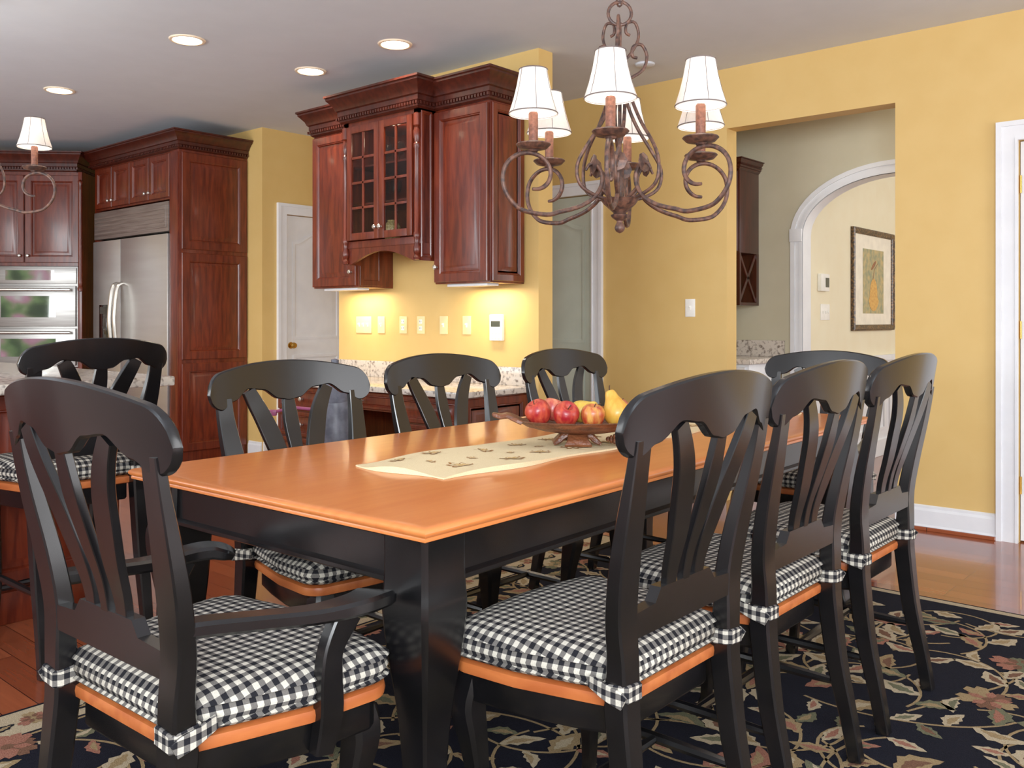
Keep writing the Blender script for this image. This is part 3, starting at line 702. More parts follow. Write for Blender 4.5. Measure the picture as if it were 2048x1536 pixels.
while yy < RY1 - .05:
    xx = RX0 + BL + .1
    while xx < RX1 - .05:
        px, py = xx + RN.uniform(-.09, .09), yy + RN.uniform(-.09, .09)
        a = RN.uniform(0, 2 * pi); curv = RN.choice((-1, 1)) * RN.uniform(2, 5.5)
        if RN.random() < .4 and free(px, py, .085):
            flower(px, py, RN.uniform(.065, .095), a, RZ + .0009, RN.choice((1, 1, 2, 3)), RN.choice((2, 5, 3, 1)), RN.choice((0, 3, 4, 5)))
        strip = []
        for k in range(18):
            a += curv * .036; curv += RN.uniform(-.8, .8)
            px += .036 * math.cos(a); py += .036 * math.sin(a)
            strip.append((px, py, a))
            if k % 2 == 1:
                sg = 1 if (k // 2) % 2 else -1
                la = a + sg * RN.uniform(.6, 1.2); L_ = RN.uniform(.09, .155)
                cx_, cy_ = px + .5 * L_ * math.cos(la), py + .5 * L_ * math.sin(la)
                if px > RX0 + BL + .05 and cx_ > RX0 + BL + .08 and cy_ < RY1 - BO - .06 and free(cx_, cy_, .044):
                    c1 = RN.choice((1, 1, 1, 1, 3, 3, 4, 2)); leaf2(px, py, la, L_, L_ * RN.uniform(.42, .6), c1, RN.choice([i for i in (1, 2, 3, 4, 5, 3) if i != c1]), RZ + .0007)
        for (p, q) in zip(strip[:-1], strip[1:]):
            w_ = .0045
            if min(p[0], q[0]) < RX0 + BL + .03 or max(p[1], q[1]) > RY1 - BO - .02: continue
            flatpoly([(p[0] - w_ * math.sin(p[2]), p[1] + w_ * math.cos(p[2])), (q[0] - w_ * math.sin(q[2]), q[1] + w_ * math.cos(q[2])), (q[0] + w_ * math.sin(q[2]), q[1] - w_ * math.cos(q[2])), (p[0] + w_ * math.sin(p[2]), p[1] - w_ * math.cos(p[2]))], 3, RZ + .0004)
        xx += .235
    yy += .235
y_ = RY0 + .1
while y_ < RY1 - .1:
    flower(RX0 + .09, y_, .045, 0, RZ + .0009, 2, 5, 3)
    leaf2(RX0 + .09, y_ + .05, 1.2, .08, .04, 4, 0, RZ + .001); leaf2(RX0 + .09, y_ - .05, -1.2, .08, .04, 0, 3, RZ + .001)
    y_ += .22
rg.done("area_rug", PAL, smooth=0, label="dark navy floral area rug under the dining table", category="rug")

# ------------------------------------------------------------ dining table
TX0, TX1, TY0, TY1 = -2.266, -1.196, 1.134, 3.62
ZT = .765
LZ = RZ + .0026
e = thing("dining_table", "long dining table with honey wood top and black base", "table", (-1.71, 2.37, LZ))
MT = Matrix.Translation((TX1, TY0, 0)) @ Matrix.Rotation(math.radians(1.7), 4, 'Z') @ Matrix.Translation((-TX1, -TY0, 0))
c = B(MT)
def trect(o, z): return [(TX0 - o, TY0 - o, z), (TX1 + o, TY0 - o, z), (TX1 + o, TY1 + o, z), (TX0 - o, TY1 + o, z)]
c.loops([trect(-.03, ZT - .030), trect(-.010, ZT - .030), trect(-.004, ZT - .027), trect(-.004, ZT - .022), trect(-.005, ZT - .020), trect(0, ZT - .016), trect(.002, ZT - .011), trect(0, ZT - .006), trect(-.006, ZT - .0022), trect(-.012, ZT - .0008), trect(-.02, ZT)])
c.done("tabletop", TABLE, e, smooth=45)
c = B(MT)
ax0, ax1, ay0, ay1 = TX0 + .05, TX1 - .05, TY0 + .05, TY1 - .05
def arect(o, z): return [(ax0 - o, ay0 - o, z), (ax1 + o, ay0 - o, z), (ax1 + o, ay1 + o, z), (ax0 - o, ay1 + o, z)]
c.loops([arect(-.03, ZT - .135), arect(.002, ZT - .135), arect(.010, ZT - .130), arect(.010, ZT - .122), arect(0, ZT - .115), arect(0, ZT - .045), arect(.015, ZT - .0305), arect(-.03, ZT - .0305)])
c.done("apron", BLACK, e, smooth=20)
for sx, lx in ((-1, ax0 + .045), (1, ax1 - .045)):
    for sy, ly in ((-1, ay0 + .045), (1, ay1 - .045)):
        c = B(MT)
        prof = [(0, .036, .004), (.03, .041, .006), (.07, .035, .002), (.16, .031, 0.0), (.28, .034, 0), (.38, .042, .001), (.47, .053, .004), (.54, .060, .007), (.585, .062, .007), (.62, .060, .003), (.66, .059, .001), (.725, .059, 0)]
        pp = cr([(z, h, o) for z, h, o in prof], 3)
        lp = []
        for z, h, o in pp:
            ccx, ccy = lx + sx * o, ly + sy * o
            lp.append([(ccx + u * h, ccy + v * h, LZ + z * (ZT - .031 - LZ) / .725) for u, v in ((1, .84), (.95, .95), (.84, 1), (-.84, 1), (-.95, .95), (-1, .84), (-1, -.84), (-.95, -.95), (-.84, -1), (.84, -1), (.95, -.95), (1, -.84))])
        c.loops(lp); ob = c.done("leg", BLACK, e, smooth=22)

CREAMF = pmat("cream_fabric", rgb(230, 208, 162), rgb(238, 218, 176), rough=.95, nscale=80, bump=.3, bscale=500, spec=.1)
RBR = pmat("print_brown", rgb(150, 96, 52), rgb(174, 120, 68), rough=.95, nscale=40, spec=.1)
RGO = pmat("print_gold", rgb(206, 164, 104), rgb(216, 180, 120), rough=.95, nscale=40, spec=.1)
def rz(x, y):
    end = max(0, 1 - (y - 1.50) / .7)
    return ZT + .003 + .007 * end * (1 + math.sin(x * 22 + y * 9)) + .0014 * (1 + math.sin(y * 13 + x * 5))
def skew(x, y):
    q = (x + 1.85) / .33
    return x + .008 * math.sin(y * 4) + q * .012 * math.sin(y * 15) + (1 - q) * .010 * math.sin(y * 17 + 1), y
rg = B()
nx, ny = 10, 60
grid = []
for j in range(ny + 1):
    row = []
    for i in range(nx + 1):
        x = -1.85 + .33 * i / nx; y = 1.50 + 2.02 * j / ny
        x2, y2 = skew(x, y)
        if j == 0: y2 -= .016 * math.sin(i / nx * 5.5)
        row.append(rg.bm.verts.new((x2, y2, rz(x, y))))
    grid.append(row)
for j in range(ny):
    for i in range(nx): rg.f([grid[j][i], grid[j][i + 1], grid[j + 1][i + 1], grid[j + 1][i]])
edge = [grid[0][i] for i in range(nx + 1)] + [grid[j][nx] for j in range(1, ny + 1)] + [grid[ny][i] for i in range(nx - 1, -1, -1)] + [grid[j][0] for j in range(ny - 1, 0, -1)]
low = [rg.bm.verts.new((v.co.x, v.co.y, ZT + .0005)) for v in edge]
for i in range(len(edge)):
    j = (i + 1) % len(edge); rg.f([edge[i], low[i], low[j], edge[j]])
def rpoly(pts, mi, dz):
    if any(p[0] < -1.845 or p[0] > -1.525 or p[1] < 1.52 or p[1] > 3.50 for p in pts): return
    rg.mi = mi; rg.f([rg.bm.verts.new((skew(p[0], p[1])[0], p[1], rz(p[0], p[1]) + dz)) for p in pts])
def rleaf(x, y, a0, r):
    for k in range(5):
        a = a0 + (k - 2) * .7; L_ = r * (1 - .13 * abs(k - 2))
        for (mi, sc, dz) in ((1, 1, .0016), (0, .80, .0022), (2, .5, .0028)):
            pts = []
            for t, w_ in ((0.02, .03), (.35, .26), (.6, .2), (.75, .26), (1, 0), (.75, -.26), (.6, -.2), (.35, -.26), (.02, -.03)):
                u = L_ * (t * sc + (1 - sc) * .12); v = L_ * w_ * .72 * sc
                pts.append((x + u * math.cos(a) - v * math.sin(a), y + u * math.sin(a) + v * math.cos(a)))
            rpoly(pts, mi, dz)
    a = a0 + pi
    rpoly([(x, y), (x + .5 * r * math.cos(a) - .003, y + .5 * r * math.sin(a)), (x + .5 * r * math.cos(a) + .003, y + .5 * r * math.sin(a) + .003)], 1, .0016)
yy = 1.59
while yy < 3.47:
    rleaf(-1.77 + RN.uniform(-.01, .02), yy + RN.uniform(-.02, .02), RN.uniform(0, 6.3), RN.uniform(.042, .055))
    rleaf(-1.60 + RN.uniform(-.02, .01), yy + .075, RN.uniform(0, 6.3), RN.uniform(.042, .055))
    rleaf(-1.69, yy + .03, RN.uniform(0, 6.3), .022)
    yy += .15
rg.done("table_runner", [CREAMF, RBR, RGO], smooth=60, label="cream table runner with brown leaf print on table", category="table runner")

# ------------------------------------------------------------ fruit bowl
AR = math.radians(41)
BC = Vector((-1.625, 2.165, ZT + .0085))
MB = Matrix.Translation(BC) @ Matrix.Rotation(AR, 4, 'Z')
e = thing("fruit_bowl", "carved dark wooden footed bowl with handle, holding fruit", "bowl", BC)
c = B(MB)
prof = [(.02, .034), (.07, .034), (.12, .042), (.165, .054), (.190, .068), (.196, .072), (.188, .074), (.160, .062), (.11, .050), (.05, .044), (.001, .043)]
c.lathe(prof, seg=40, sx=1.0, sy=.62, c=(.015, 0, 0)); c.done("basin", BOWLW, e)
c = B(MB); c.sweep(cr([(-.165, 0, .068, .006, .05), (-.19, 0, .080, .007, .045), (-.21, 0, .087, .006, .03), (-.228, 0, .084, .007, .022), (-.248, 0, .089, .006, .016), (-.254, 0, .090, .003, .006)], 4), side=(0, 0, 1)); c.done("handle", BOWLW, e)
c = B(MB)
for sgn in (-1, 1):
    c.sweep(cr([(0, sgn * .0, .040, .03, .012), (0, sgn * .035, .03, .028, .010), (0, sgn * .06, .012, .034, .009), (0, sgn * .07, .0045, .04, .004)], 4), side=(1, 0, 0))
    c.sweep(cr([(sgn * .0, 0, .040, .03, .012), (sgn * .035, 0, .03, .028, .010), (sgn * .055, 0, .014, .03, .009), (sgn * .07, 0, .0045, .036, .004)], 4), side=(0, 1, 0))
c.done("carved_foot", BOWLW, e)
def fruitmat(n, a, b_, s=9): return pmat(n, a, b_, rough=.34, nscale=s, scale=(8, 8, 2), lo=.35, hi=.7, coat=.1)
FR = {'red': fruitmat("apple_red", rgb(156, 22, 32), rgb(206, 86, 56)), 'mix': fruitmat("apple_streaked", rgb(178, 46, 34), rgb(224, 164, 80)),
      'gold': fruitmat("pear_gold", rgb(212, 170, 58), rgb(224, 190, 84)), 'pear': fruitmat("pear_blush", rgb(216, 152, 50), rgb(226, 182, 76)), 'pink': fruitmat("apple_pink", rgb(180, 58, 58), rgb(216, 130, 94))}
STEM = pmat("fruit_stem", rgb(70, 45, 20), rough=.8)
APP = [(.001, -.034), (.012, -.038), (.026, -.034), (.038, -.016), (.042, .004), (.040, .020), (.030, .034), (.018, .038), (.008, .032), (.001, .027)]
PEAR = [(.001, -.042), (.014, -.044), (.030, -.036), (.041, -.016), (.040, .004), (.030, .026), (.021, .044), (.017, .058), (.011, .066), (.001, .067)]
def fruit(kd, s_, t_, z, r, mt, tilt, lab):
    M = MB @ Matrix.Translation((s_, t_, z)) @ Matrix.Rotation(tilt[0], 4, 'X') @ Matrix.Rotation(tilt[1], 4, 'Y') @ Matrix.Scale(r, 4)
    e = thing(kd, lab, "fruit", M.translation, "fruit in the wooden bowl")
    c = B(M); P_ = APP if kd == "apple" else PEAR
    c.lathe(cr([(a, z_) for a, z_ in P_], 3), seg=22); c.done("flesh", FR[mt], e, smooth=80)
    c = B(M); zt_ = .026 if kd == "apple" else .064
    c.tube([(0, 0, zt_), (.003, 0, zt_ + .012), (.006, .002, zt_ + .018)], .0018, 6); c.done("stem", STEM, e)
fruit("apple", -.115, -.010, .096, .92, 'red', (.3, -.5), "shiny red apple at the bowl edge")
fruit("apple", -.070, .052, .098, .85, 'pink', (-.2, .3), "pinkish red apple at the back of the bowl")
fruit("apple", -.034, -.034, .092, .92, 'red', (.7, .2), "deep red apple in wooden bowl")
fruit("apple", .045, -.036, .089, .85, 'mix', (.2, .1), "streaked orange-red apple in wooden bowl")
fruit("pear", .020, .050, .095, .82, 'gold', (.9, .9), "small golden pear behind the apples")
fruit("pear", .118, -.010, .100, .98, 'pear', (-.25, -.30), "large yellow-orange pear resting in the bowl")
fruit("apple", .130, .066, .102, .78, 'pink', (.2, .4), "pinkish red apple tucked behind the pear")
e = thing("pine_cone", "brown scaly pine cone on the runner beside the bowl", "pine cone", tuple(MB @ Vector((.12, -.02, .022))))
c = B(MB @ Matrix.Translation((.125, -.02, .018)) @ Matrix.Rotation(pi / 2, 4, 'Y') @ Matrix.Scale(.85, 4))
for i in range(9):
    z = -.045 + i * .011; r_ = .019 * math.sin(pi * (i + 1) / 10.5)
    for k in range(9):
        a = 2 * pi * (k + (i % 2) * .5) / 9
        ca, sa = math.cos(a), math.sin(a)
        c.sweep([(ca * r_ * .3, sa * r_ * .3, z, .003, .002), (ca * r_, sa * r_, z + .004, .005, .0018), (ca * (r_ + .003), sa * (r_ + .003), z + .009, .002, .001)], side=(-sa, ca, 0))
c.done("scales", BOWLW, e)

# ------------------------------------------------------------ chairs
def pw(x, pts):
    for (a, b_), (c_, d) in zip(pts[:-1], pts[1:]):
        if x <= c_:
            t = (x - a) / (c_ - a); t = t * t * (3 - 2 * t); return b_ + (d - b_) * t
    return pts[-1][1]
def build_chair(name, label, cat, group, sh=.447, zt=1.035, arms=False, wx=1.0, low=0.0):
    e = thing(name, label, cat, (0, 0, 0), group)
    zs = lambda z: sh + (z - .445) * (zt - sh) / (1.035 - .445)
    def yb(z):
        return pw(z, [(0, -.262), (.25, -.212), (.445, -.192), (.6, -.196), (.8, -.218), (1.035, -.262)])
    ps = .193 * wx
    HWd = .280 * wx
    def cresty(u, z): return -.248 - .042 * (1 - u * u) - .16 * (z - .96)
    for sx in (-1, 1):
        c = B(); P = []
        for z in (0, .1, .25, .4, .445):
            P.append((sx * (ps + .004 * (1 - z / .445)), yb(z), z * sh / .445, pw(z, [(0, .016), (.25, .021), (.445, .026)]), pw(z, [(0, .017), (.3, .023), (.445, .025)])))
        for z in (.52, .6, .7, .8, .87, .925):
            x = ps + .036 * wx * pw(z, [(.445, 0), (.93, 1)])
            k = pw(z, [(.6, 0), (.9, 1)])
            P.append((sx * x, yb(z) * (1 - k) + k * cresty(x / HWd, z), zs(z), pw(z, [(.445, .026), (.68, .031), (.92, .0225)]), pw(z, [(.445, .021), (.7, .015), (.925, .009)])))
        c.sweep(cr(P, 3), ch=.22); c.done("back_post", BLACK, e, smooth=30)
    c = B(); N_ = 64; lp = []
    for i in range(N_ + 1):
        u = -math.cos(pi * i / N_) * .35 + .65 * (-1 + 2 * i / N_)
        x = HWd * u; u = abs(u)
        up = 1.037 - .044 * u ** 2.0
        lo_ = pw(u, [(0, .906), (.12, .912), (.32, .944), (.50, .950), (.70, .916), (.86, .892), (1.0, .892)])
        capf = math.sqrt(max(0.0, 1 - (max(0, (u - .83)) / .17) ** 2.4))
        zc = (up + lo_) / 2 - .003 * (1 - capf); hh = max((up - lo_) / 2 * capf, .002)
        th = .0105
        bz = min(.97, max(0, 1 - .0035 / hh))
        pts = []
        for (dy, dz) in ((th * .65, 1), (th, bz), (th, 0), (th, -bz), (th * .65, -1), (-th * .65, -1), (-th, -bz), (-th, 0), (-th, bz), (-th * .65, 1)):
            z = zc + hh * dz; pts.append((x, cresty(u, z) + dy * (.8 + .2 * capf), zs(z)))
        lp.append(pts)
    c.loops(lp); c.done("crest_rail", BLACK, e, smooth=28)
    for sx in (-1, 1, 0):
        c = B(); P = []
        if sx:
            for z, x, a in ((.60, .054, .014), (.66, .053, .020), (.73, .060, .027), (.80, .078, .029), (.86, .098, .027), (.905, .118, .024), (.945, .138, .020)):
                k = pw(z, [(.6, 0), (.93, 1)])
                P.append((sx * x * wx, (yb(z) - .004) * (1 - k) + k * cresty(x / .28, z), zs(z), a, .0075))
        else:
            for z, a in ((.60, .012), (.68, .015), (.76, .021), (.84, .024), (.915, .018)):
                k = pw(z, [(.6, 0), (.9, 1)])
                P.append((0, (yb(z) - .004) * (1 - k) + k * cresty(0, z), zs(z), a, .0075))
        c.sweep(cr(P, 5), ch=.22); c.done("splat", BLACK, e, smooth=28)
    c = B()
    q = ps - .01
    pl = [(-q, .555), (q, .555), (q, .60), (.112, .605), (.092, .630), (-.092, .630), (-.112, .605), (-q, .60)]
    c.loops([[(x, yb(.58) + d, zs(z)) for x, z in pl] for d in (-.016, .008)]); c.done("lower_rail", BLACK, e, smooth=20)
    def outline(g=0.0):
        pts = []
        rw, fw, y0, y1 = .178 * wx, .242 * wx + (.014 if arms else 0), -.178, .222 + (.014 if arms else 0)
        pts += [(-rw - g, y0 - g)]
        pts += [(rw + g, y0 - g)]
        pts += [(rw + (fw - rw) * .35 + g + .004, -.08), (rw + (fw - rw) * .72 + g + .008, .03), (fw + g, y1 - .07)]
        for k in range(1, 6):
            t = k / 6 * pi / 2
            pts.append((fw - .05 + g + .05 * math.cos(t), y1 - .07 + .05 * math.sin(t) + g * math.sin(t)))
        for k in range(1, 8):
            t = k / 8; x = (fw - .05) * (1 - 2 * t)
            pts.append((x, y1 - .02 + .022 * math.sin(pi * t) + g))
        for k in range(5, 0, -1):
            t = k / 6 * pi / 2
            pts.append((-(fw - .05 + g + .05 * math.cos(t)), y1 - .07 + .05 * math.sin(t) + g * math.sin(t)))
        pts += [(-fw - g, y1 - .07), (-(rw + (fw - rw) * .72 + g + .008), .03), (-(rw + (fw - rw) * .35 + g + .004), -.08)]
        return pts
    c = B(); c.loops([[(x, y, z) for x, y in outline(g)] for g, z in ((-.006, sh - .028), (.002, sh - .024), (.004, sh - .012), (.002, sh - .003), (-.006, sh))])
    c.done("seat", SEATW, e, smooth=30, label="honey-coloured wooden seat")
    c = B(); c.loops([[(x, y, z) for x, y in outline(g)] for g, z in ((-.03, sh - .085), (-.018, sh - .085), (-.014, sh - .078), (-.014, sh - .029))])
    c.done("seat_frame", BLACK, e, smooth=30)
    c = B(); O_ = outline(.006)
    def ring(sc, z, wav=0.0, out=0.0):
        res = []
        for i, (x, y) in enumerate(O_):
            wv = wav * math.sin(i * 2.6)
            dx, dy = x, y - .02; ll = math.hypot(dx, dy)
            res.append((x * sc + dx / ll * out, .02 + dy * sc + dy / ll * out, z + wv))
        return res
    z0 = sh + .001
    c.loops([ring(.93, z0 + .001), ring(.985, z0 + .006), ring(.992, z0 + .010, 0, .003), ring(1.0, z0 + .013, 0, .005), ring(.985, z0 + .017), ring(.995, z0 + .030, 0, .005), ring(.985, z0 + .045, .001), ring(1.0, z0 + .049, .001, .005), ring(.992, z0 + .053, .001, .003), ring(.975, z0 + .057, .001), ring(.94, z0 + .064, .0005), ring(.84, z0 + .072), ring(.68, z0 + .076), ring(.48, z0 + .076), ring(.25, z0 + .074), ring(.08, z0 + .073)])
    c.done("seat_cushion", GING, e, smooth=70, uv=True, label="black and white gingham seat cushion")
    for sx in (-1, 1):
        c = B(); X = sx * ps; Y = yb(.46)
        c.loops([[(X + u * a, Y + v * b_, z + .003 * u * v) for u, v in ((1, .6), (.7, 1), (-.7, 1), (-1, .6), (-1, -.6), (-.7, -1), (.7, -1), (1, -.6))] for a, b_, z in ((.0275, .0265, sh + .004), (.030, .029, sh + .007), (.0295, .0285, sh + .020), (.030, .029, sh + .033), (.0275, .0265, sh + .036))])
        c.sweep(cr([(X + sx * .022, Y + .055, sh + .028, .003, .012), (X + sx * .033, Y + .015, sh + .021, .003, .014), (X + sx * .034, Y - .012, sh + .016, .003, .015), (X + sx * .033, Y - .026, sh + .010, .0028, .013)], 3), side=(sx, 0, 0))
        c.done("cushion_tie", GING, e, smooth=40, uv=True)
    fx, fy = .197 * wx, .165
    for sx in (-1, 1):
        c = B(); P = []
        for t, ox, oy, a in ((0, .018, .018, .016), (.04, .016, .016, .017), (.15, .002, .002, .014), (.4, -.004, -.004, .018), (.65, .004, .004, .025), (.82, .012, .012, .031), (.93, .006, .006, .030), (1, 0, 0, .027)):
            P.append((sx * (fx + ox), fy + oy, t * (sh - .028), a, a))
        c.sweep(cr(P, 3), ch=.3); c.done("leg", BLACK, e, smooth=35)
    zr = .19 * sh / .445
    for sx in (-1, 1):
        c = B(); c.tube(cr([(sx * (ps + .002), yb(.2) + .01, zr), (sx * (ps + .003), -.12, zr), (sx * fx, .05, zr), (sx * fx, fy, zr)], 3), .011, 8, taper=lambda t: .8 + .35 * math.sin(pi * t)); c.done("stretcher", BLACK, e)
    c = B(); c.tube([(-fx, -.02, zr), (-fx / 2, -.02, zr), (0, -.02, zr), (fx / 2, -.02, zr), (fx, -.02, zr)], .011, 8, taper=lambda t: .8 + .4 * math.sin(pi * t)); c.done("stretcher", BLACK, e)
    if low:
        c = B(); c.tube([(-fx, fy, low), (0, fy, low), (fx, fy, low)], .012, 8); c.done("footrest", BLACK, e)
    if arms:
        for sx in (-1, 1):
            c = B(); P = [(sx * (ps + .020), -.212, .640, .012, .018), (sx * (ps + .024), -.165, .638, .013, .024), (sx * (ps + .040), -.08, .628, .013, .024), (sx * (ps + .062), .03, .616, .013, .026), (sx * (ps + .075), .11, .616, .014, .032), (sx * (ps + .068), .160, .616, .014, .038), (sx * (ps + .052), .190, .608, .012, .034), (sx * (ps + .042), .205, .600, .008, .018)]
            c.sweep(cr(P, 4), side=(0, 0, 1), ch=.45); c.done("armrest", BLACK, e, smooth=35)
            c = B(); P = [(sx * (ps + .050), .055, sh - .085, .013, .020), (sx * (ps + .058), .065, sh - .02, .014, .026), (sx * (ps + .064), .060, .50, .014, .024), (sx * (ps + .066), .065, .55, .014, .022), (sx * (ps + .072), .095, .606, .014, .028)]
            c.sweep(cr(P, 4), ch=.25); c.done("arm_support", BLACK, e, smooth=30)
    return e

CZ = RZ + .0028
ch = build_chair("dining_chair", "black wooden dining chair with curved splats and gingham seat cushion", "chair", "dining chairs around the table")
ch.location = (-1.105, 1.545, CZ); ch.rotation_euler = (0, 0, pi / 2)
clone(ch, (-1.11, 2.125, CZ), pi / 2); clone(ch, (-1.11, 2.725, CZ), pi / 2)
for (x, y) in ((-2.115, 1.68), (-2.135, 2.365), (-2.158, 3.13)):
    clone(ch, (x, y, CZ), -pi / 2, scale=(1.06, 1, .97))
ac = build_chair("dining_armchair", "black wooden armchair with gingham cushion at the table end", "armchair", "dining armchairs at the table ends", arms=True, wx=1.05)
ac.location = (-1.558, .924, CZ); ac.rotation_euler = (0, 0, math.radians(1.5))
clone(ac, (-1.63, 3.83, CZ), pi, scale=(1, 1, .955))
bs = build_chair("bar_stool", "black counter stool with curved splats and gingham cushion", "stool", "counter stools at the island", sh=.60, zt=1.085, low=.2, wx=.88)
bs.location = (-3.27, 1.36, 0.001); bs.rotation_euler = (0, 0, pi / 2)

# ------------------------------------------------------------ chandeliers
def chandelier(loc, zoff, label, lightE, phis):
    cx_, cy_ = loc
    e = thing("chandelier", label, "chandelier", (cx_, cy_, 1.43 + zoff), "wrought iron chandeliers")
    T = Matrix.Translation((cx_, cy_, zoff))
    c = B(T)
    c.lathe(cr([(.001, 1.430), (.012, 1.436), (.017, 1.448), (.012, 1.462), (.010, 1.470), (.024, 1.480), (.030, 1.490), (.020, 1.494), (.030, 1.505), (.052, 1.525), (.060, 1.538), (.058, 1.543), (.001, 1.546)], 2), seg=24); c.done("hub", RUST, e, smooth=40)
    c = B(T); c.tube([(0, 0, 1.54), (0, 0, 2.12)], .006, 10)
    for z in (1.945, 1.97):
        c.lathe([(.001, -.010), (.014, -.008), (.018, 0), (.014, .008), (.001, .010)], c=(0, 0, z), seg=14)
    c.tube([(.038 * .755 * math.cos(t), .038 * .656 * math.cos(t), 2.15 + .038 * math.sin(t)) for t in [2 * pi * i / 24 for i in range(25)]], .0055, 8)
    c.done("stem", RUST, e)
    c = B(T); z = 2.195; i = 0; ztop = HC - zoff - .03
    while z < ztop:
        pts = []
        for k in range(13):
            t = 2 * pi * k / 12; u, v = .012 * math.cos(t), .022 * math.sin(t)
            pts.append((u, 0, z + v) if i % 2 == 0 else (0, u, z + v))
        c.tube(pts, .0034, 6); z += .034; i += 1
    c.done("chain", RUST, e)
    c = B(T); c.lathe([(.001, ztop - .01), (.02, ztop - .008), (.055, ztop + .012), (.065, ztop + .028), (.001, ztop + .0285)], seg=24); c.done("canopy", RUST, e)
    for k, ph in enumerate(phis):
        phi = math.radians(ph)
        def P3(r, z, a=0.0):
            f_ = phi + a
            return (r * (.656 * math.cos(f_) + .755 * math.sin(f_)), r * (-.755 * math.cos(f_) + .656 * math.sin(f_)), z)
        c = B(T)
        pts = [(.120, 1.630), (.106, 1.650), (.082, 1.648), (.064, 1.620), (.066, 1.582), (.090, 1.545), (.13, 1.518), (.17, 1.503), (.21, 1.493), (.255, 1.482)]
        for j in range(1, 17):
            t = -pi / 2 + (j - .4) * .40; rr = .114 - .0042 * j
            pts.append((.305 + rr * math.cos(t), 1.584 + .004 * j * (1 if j < 5 else 5 / j) + rr * math.sin(t) * .90))
        c.tube([P3(*p) for p in cr(pts, 4)], .0074, 8, taper=lambda t: 1 if .06 < t < .92 else (.55 + t * 7.5 if t < .06 else 1 - 4 * (t - .92)))
        c.tube([P3(.068, 1.575), P3(.042, 1.552), P3(.02, 1.538)], .0055, 8)
        c.done("arm", RUST, e, smooth=60)
        c = B(T); c.tube([P3(*p) for p in cr([(.008, 1.985, 0), (.022, 1.94, .6), (.038, 1.87, .5), (.072, 1.79, .28), (.122, 1.71, .12), (.150, 1.645, 0), (.140, 1.585, 0), (.09, 1.552, 0), (.03, 1.538, 0)], 5)], .0060, 8); c.done("cage_rod", RUST, e, smooth=60)
        if k % 2 == 0:
            c = B(T); c.tube([P3(*p) for p in cr([(.012, 1.93), (.045, 1.945), (.085, 1.975), (.098, 2.02), (.078, 2.055), (.048, 2.045), (.045, 2.015), (.062, 2.01)], 4)], .0055, 8)
            c.tube([P3(*p) for p in cr([(.01, 1.99), (.045, 2.03), (.068, 2.08), (.055, 2.125), (.026, 2.12), (.022, 2.09), (.036, 2.082)], 4)], .005, 8); c.done("scroll", RUST, e, smooth=60)
        cc = P3(.30, 0)
        c = B(T); c.lathe([(.001, 1.678), (.014, 1.680), (.018, 1.686), (.044, 1.690), (.056, 1.702), (.053, 1.706), (.018, 1.698), (.016, 1.715), (.001, 1.716)], c=cc, seg=22); c.done("drip_cup", RUST, e, smooth=40)
        c = B(T); c.lathe([(.0150, 1.700), (.0155, 1.80), (.012, 1.806), (.001, 1.806)], c=cc, seg=14); c.done("candle_sleeve", COPPER, e)
        c = B(T); c.lathe(cr([(.008, 1.806), (.013, 1.820), (.016, 1.840), (.012, 1.862), (.001, 1.878)], 2), c=cc, seg=12); c.done("bulb", EMB, e, smooth=80)
        c = B(T)
        c.lathe([(.076, 1.798), (.0775, 1.798), (.0775, 1.804), (.064, 1.846), (.053, 1.89), (.045, 1.934), (.0452, 1.942), (.0435, 1.942), (.0435, 1.934), (.0515, 1.89), (.0625, 1.846), (.076, 1.804), (.076, 1.798)], c=cc, seg=28, cap0=False, cap1=False)
        c.mi = 1
        for q in range(6):
            a = 2 * pi * q / 6 + .3; ca, sa = math.cos(a), math.sin(a)
            c.tube([(cc[0] + r_ * ca, cc[1] + r_ * sa, z_) for r_, z_ in ((.078, 1.80), (.0645, 1.846), (.0535, 1.89), (.0455, 1.938))], .0010, 5)
        for r_, z_ in ((.0775, 1.801), (.0452, 1.940)):
            c.tube([(cc[0] + r_ * math.cos(t), cc[1] + r_ * math.sin(t), z_) for t in [2 * pi * i / 28 for i in range(29)]], .0020, 5)
        c.done("lamp_shade", [SHADE, TRIMF], e, smooth=50)
        l = bpy.data.lights.new("candle_lamp", 'POINT'); l.energy = lightE; l.color = (1, .90, .76); l.shadow_soft_size = .02
        lo = bpy.data.objects.new("candle_lamp", l); COL.objects.link(lo)
        lo.location = (cx_ + cc[0], cy_ + cc[1], zoff + 1.895)
        lo.parent = e; lo.matrix_parent_inverse = Matrix.Translation(-Vector(e["_w"]))
chandelier((-1.668, 2.457), 0, "wrought iron scroll chandelier with six white shades over the table", 1.2, [-12 + 60 * k for k in range(6)])
chandelier((-4.88, 1.60), .19, "wrought iron scroll chandelier over the kitchen island", 1.2, [88, 208, 328])

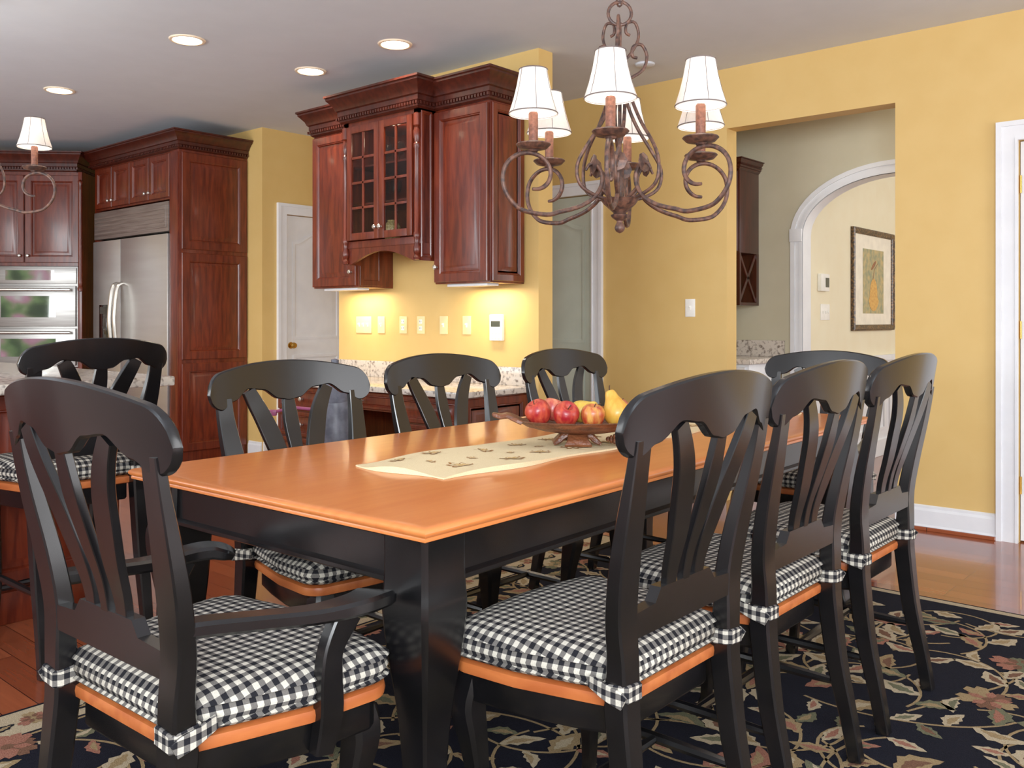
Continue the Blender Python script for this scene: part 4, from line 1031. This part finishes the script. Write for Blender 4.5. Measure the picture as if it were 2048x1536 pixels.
# ------------------------------------------------------------ vacuum cleaner
e = thing("vacuum_cleaner", "grey upright vacuum cleaner with magenta wand standing by the desk", "vacuum cleaner", (-3.60, 2.80, 0))
V = Matrix.Translation((-3.60, 2.80, 0)) @ Matrix.Rotation(AR, 4, 'Z')
c = B(V); c.box(-.15, .15, -.20, .08, .001, .09, .03); c.done("floor_head", GREYP, e)
c = B(V); c.lathe(cr([(.05, .09), (.09, .14), (.085, .30), (.095, .36), (.10, .55), (.085, .66), (.08, .74), (.05, .78), (.001, .785)], 3), seg=24, sy=.9); c.done("body", GREYP, e, smooth=50)
c = B(V)
for i in range(6): c.box(-.035, .035, -.105, -.085, .38 + i * .028, .394 + i * .028, .003)
c.done("vent", REDP, e)
c = B(V); c.lathe([(.075, .74), (.08, .80), (.078, .86), (.06, .87), (.001, .87)], seg=20); c.lathe([(.018, .86), (.02, .95), (.001, .955)], seg=12); c.done("dust_bin", GREYP, e)
c = B(V); c.tube([(-.09, 0, .70), (-.20, 0, .71), (-.30, 0, .69)], .008, 10); c.box(-.335, -.29, -.013, .013, .670, .700, .006); c.done("wand", PINKP, e, label="magenta plastic wand")

# ------------------------------------------------------------ lights & world
def area(name, loc, target, sx, sy, en, col=(1, 1, 1)):
    l = bpy.data.lights.new(name, 'AREA'); l.shape = 'RECTANGLE'; l.size = sx; l.size_y = sy; l.energy = en; l.color = col
    o = bpy.data.objects.new(name, l); COL.objects.link(o); o.location = loc
    o.rotation_euler = (Vector(target) - Vector(loc)).to_track_quat('-Z', 'Y').to_euler()
    return o
area("unseen_fill", (2.3, -1.6, 1.75), (-2.5, 3.0, .9), 2.6, 1.7, 120, (.95, .98, 1))  # unseen area lamp standing in for windows behind the camera
area("unseen_fill", (2.5, 3.2, 1.4), (-2.5, 3.0, .6), 1.8, 1.8, 65, (.97, .98, 1))  # unseen area lamp at the open right side, no window modelled
area("unseen_fill", (-4.5, -2.4, 1.7), (-5.0, 3.0, 1.1), 3.0, 1.5, 100, (.95, .98, 1))  # unseen area lamp lighting the kitchen from the open rear
area("unseen_fill", (0.5, 8.0, 1.8), (-3.0, 7.6, 1.4), 1.6, 1.8, 50, (1, .97, .93))  # area lamp added to light the hall beyond the arch
area("unseen_fill", (-1.0, 5.75, 2.5), (-2.6, 6.0, 1.2), .5, .4, 7, (1, .95, .86))  # small unseen area lamp over the pantry, no window here
area("added_ceiling_fill", (.6, -.8, 1.6), (-1.2, 1.4, HC), 1.2, 1.2, 110, (.88, .95, 1))  # added upward area lamp that brightens the dining ceiling
area("added_ceiling_fill", (-5.6, -.6, 1.5), (-5.6, 1.4, HC), 1.6, 1.2, 42, (.88, .95, 1))  # same added upward fill for the kitchen ceiling
wd = bpy.data.worlds.new("World"); scene.world = wd; wd.use_nodes = True
N = wd.node_tree.nodes; L = wd.node_tree.links; bg = N["Background"]; bg.inputs[1].default_value = 1.0
tc = N.new("ShaderNodeTexCoord"); sp = N.new("ShaderNodeSeparateXYZ"); L.new(tc.outputs["Generated"], sp.inputs[0])
no = N.new("ShaderNodeTexNoise"); no.inputs["Scale"].default_value = 45; no.inputs["Detail"].default_value = 6; L.new(tc.outputs["Generated"], no.inputs["Vector"])
fol = N.new("ShaderNodeValToRGB"); el = fol.color_ramp.elements
el[0].position = .38; el[0].color = rgb(50, 76, 40); el[1].position = .64; el[1].color = rgb(240, 244, 236)
m1_ = el.new(.47); m1_.color = rgb(136, 172, 104); m2_ = el.new(.54); m2_.color = rgb(236, 150, 192)
L.new(no.outputs["Fac"], fol.inputs["Fac"])
mr = N.new("ShaderNodeMapRange"); mr.inputs["From Min"].default_value = .06; mr.inputs["From Max"].default_value = .22; L.new(sp.outputs[2], mr.inputs[0])
mx = N.new("ShaderNodeMix"); mx.data_type = 'RGBA'; L.new(mr.outputs[0], mx.inputs[0]); L.new(fol.outputs[0], mx.inputs[6]); mx.inputs[7].default_value = (.92, .96, 1, 1)
L.new(mx.outputs[2], bg.inputs[0])

# ------------------------------------------------------------ camera
cam = bpy.data.cameras.new("camera"); co = bpy.data.objects.new("camera", cam); COL.objects.link(co)
co.location = (0, 0, 1.146); co.rotation_euler = (pi / 2, 0, math.radians(41))
cam.sensor_width = 36; cam.lens = 36 * 1800 / 2048; cam.shift_y = -(768 - 640) / 2048; cam.clip_start = .02
scene.camera = co
scene.view_settings.view_transform = 'Standard'
scene.view_settings.exposure = .05
scene.view_settings.gamma = 1.10
for e in EMPTIES:
    if "_w" in e: del e["_w"]
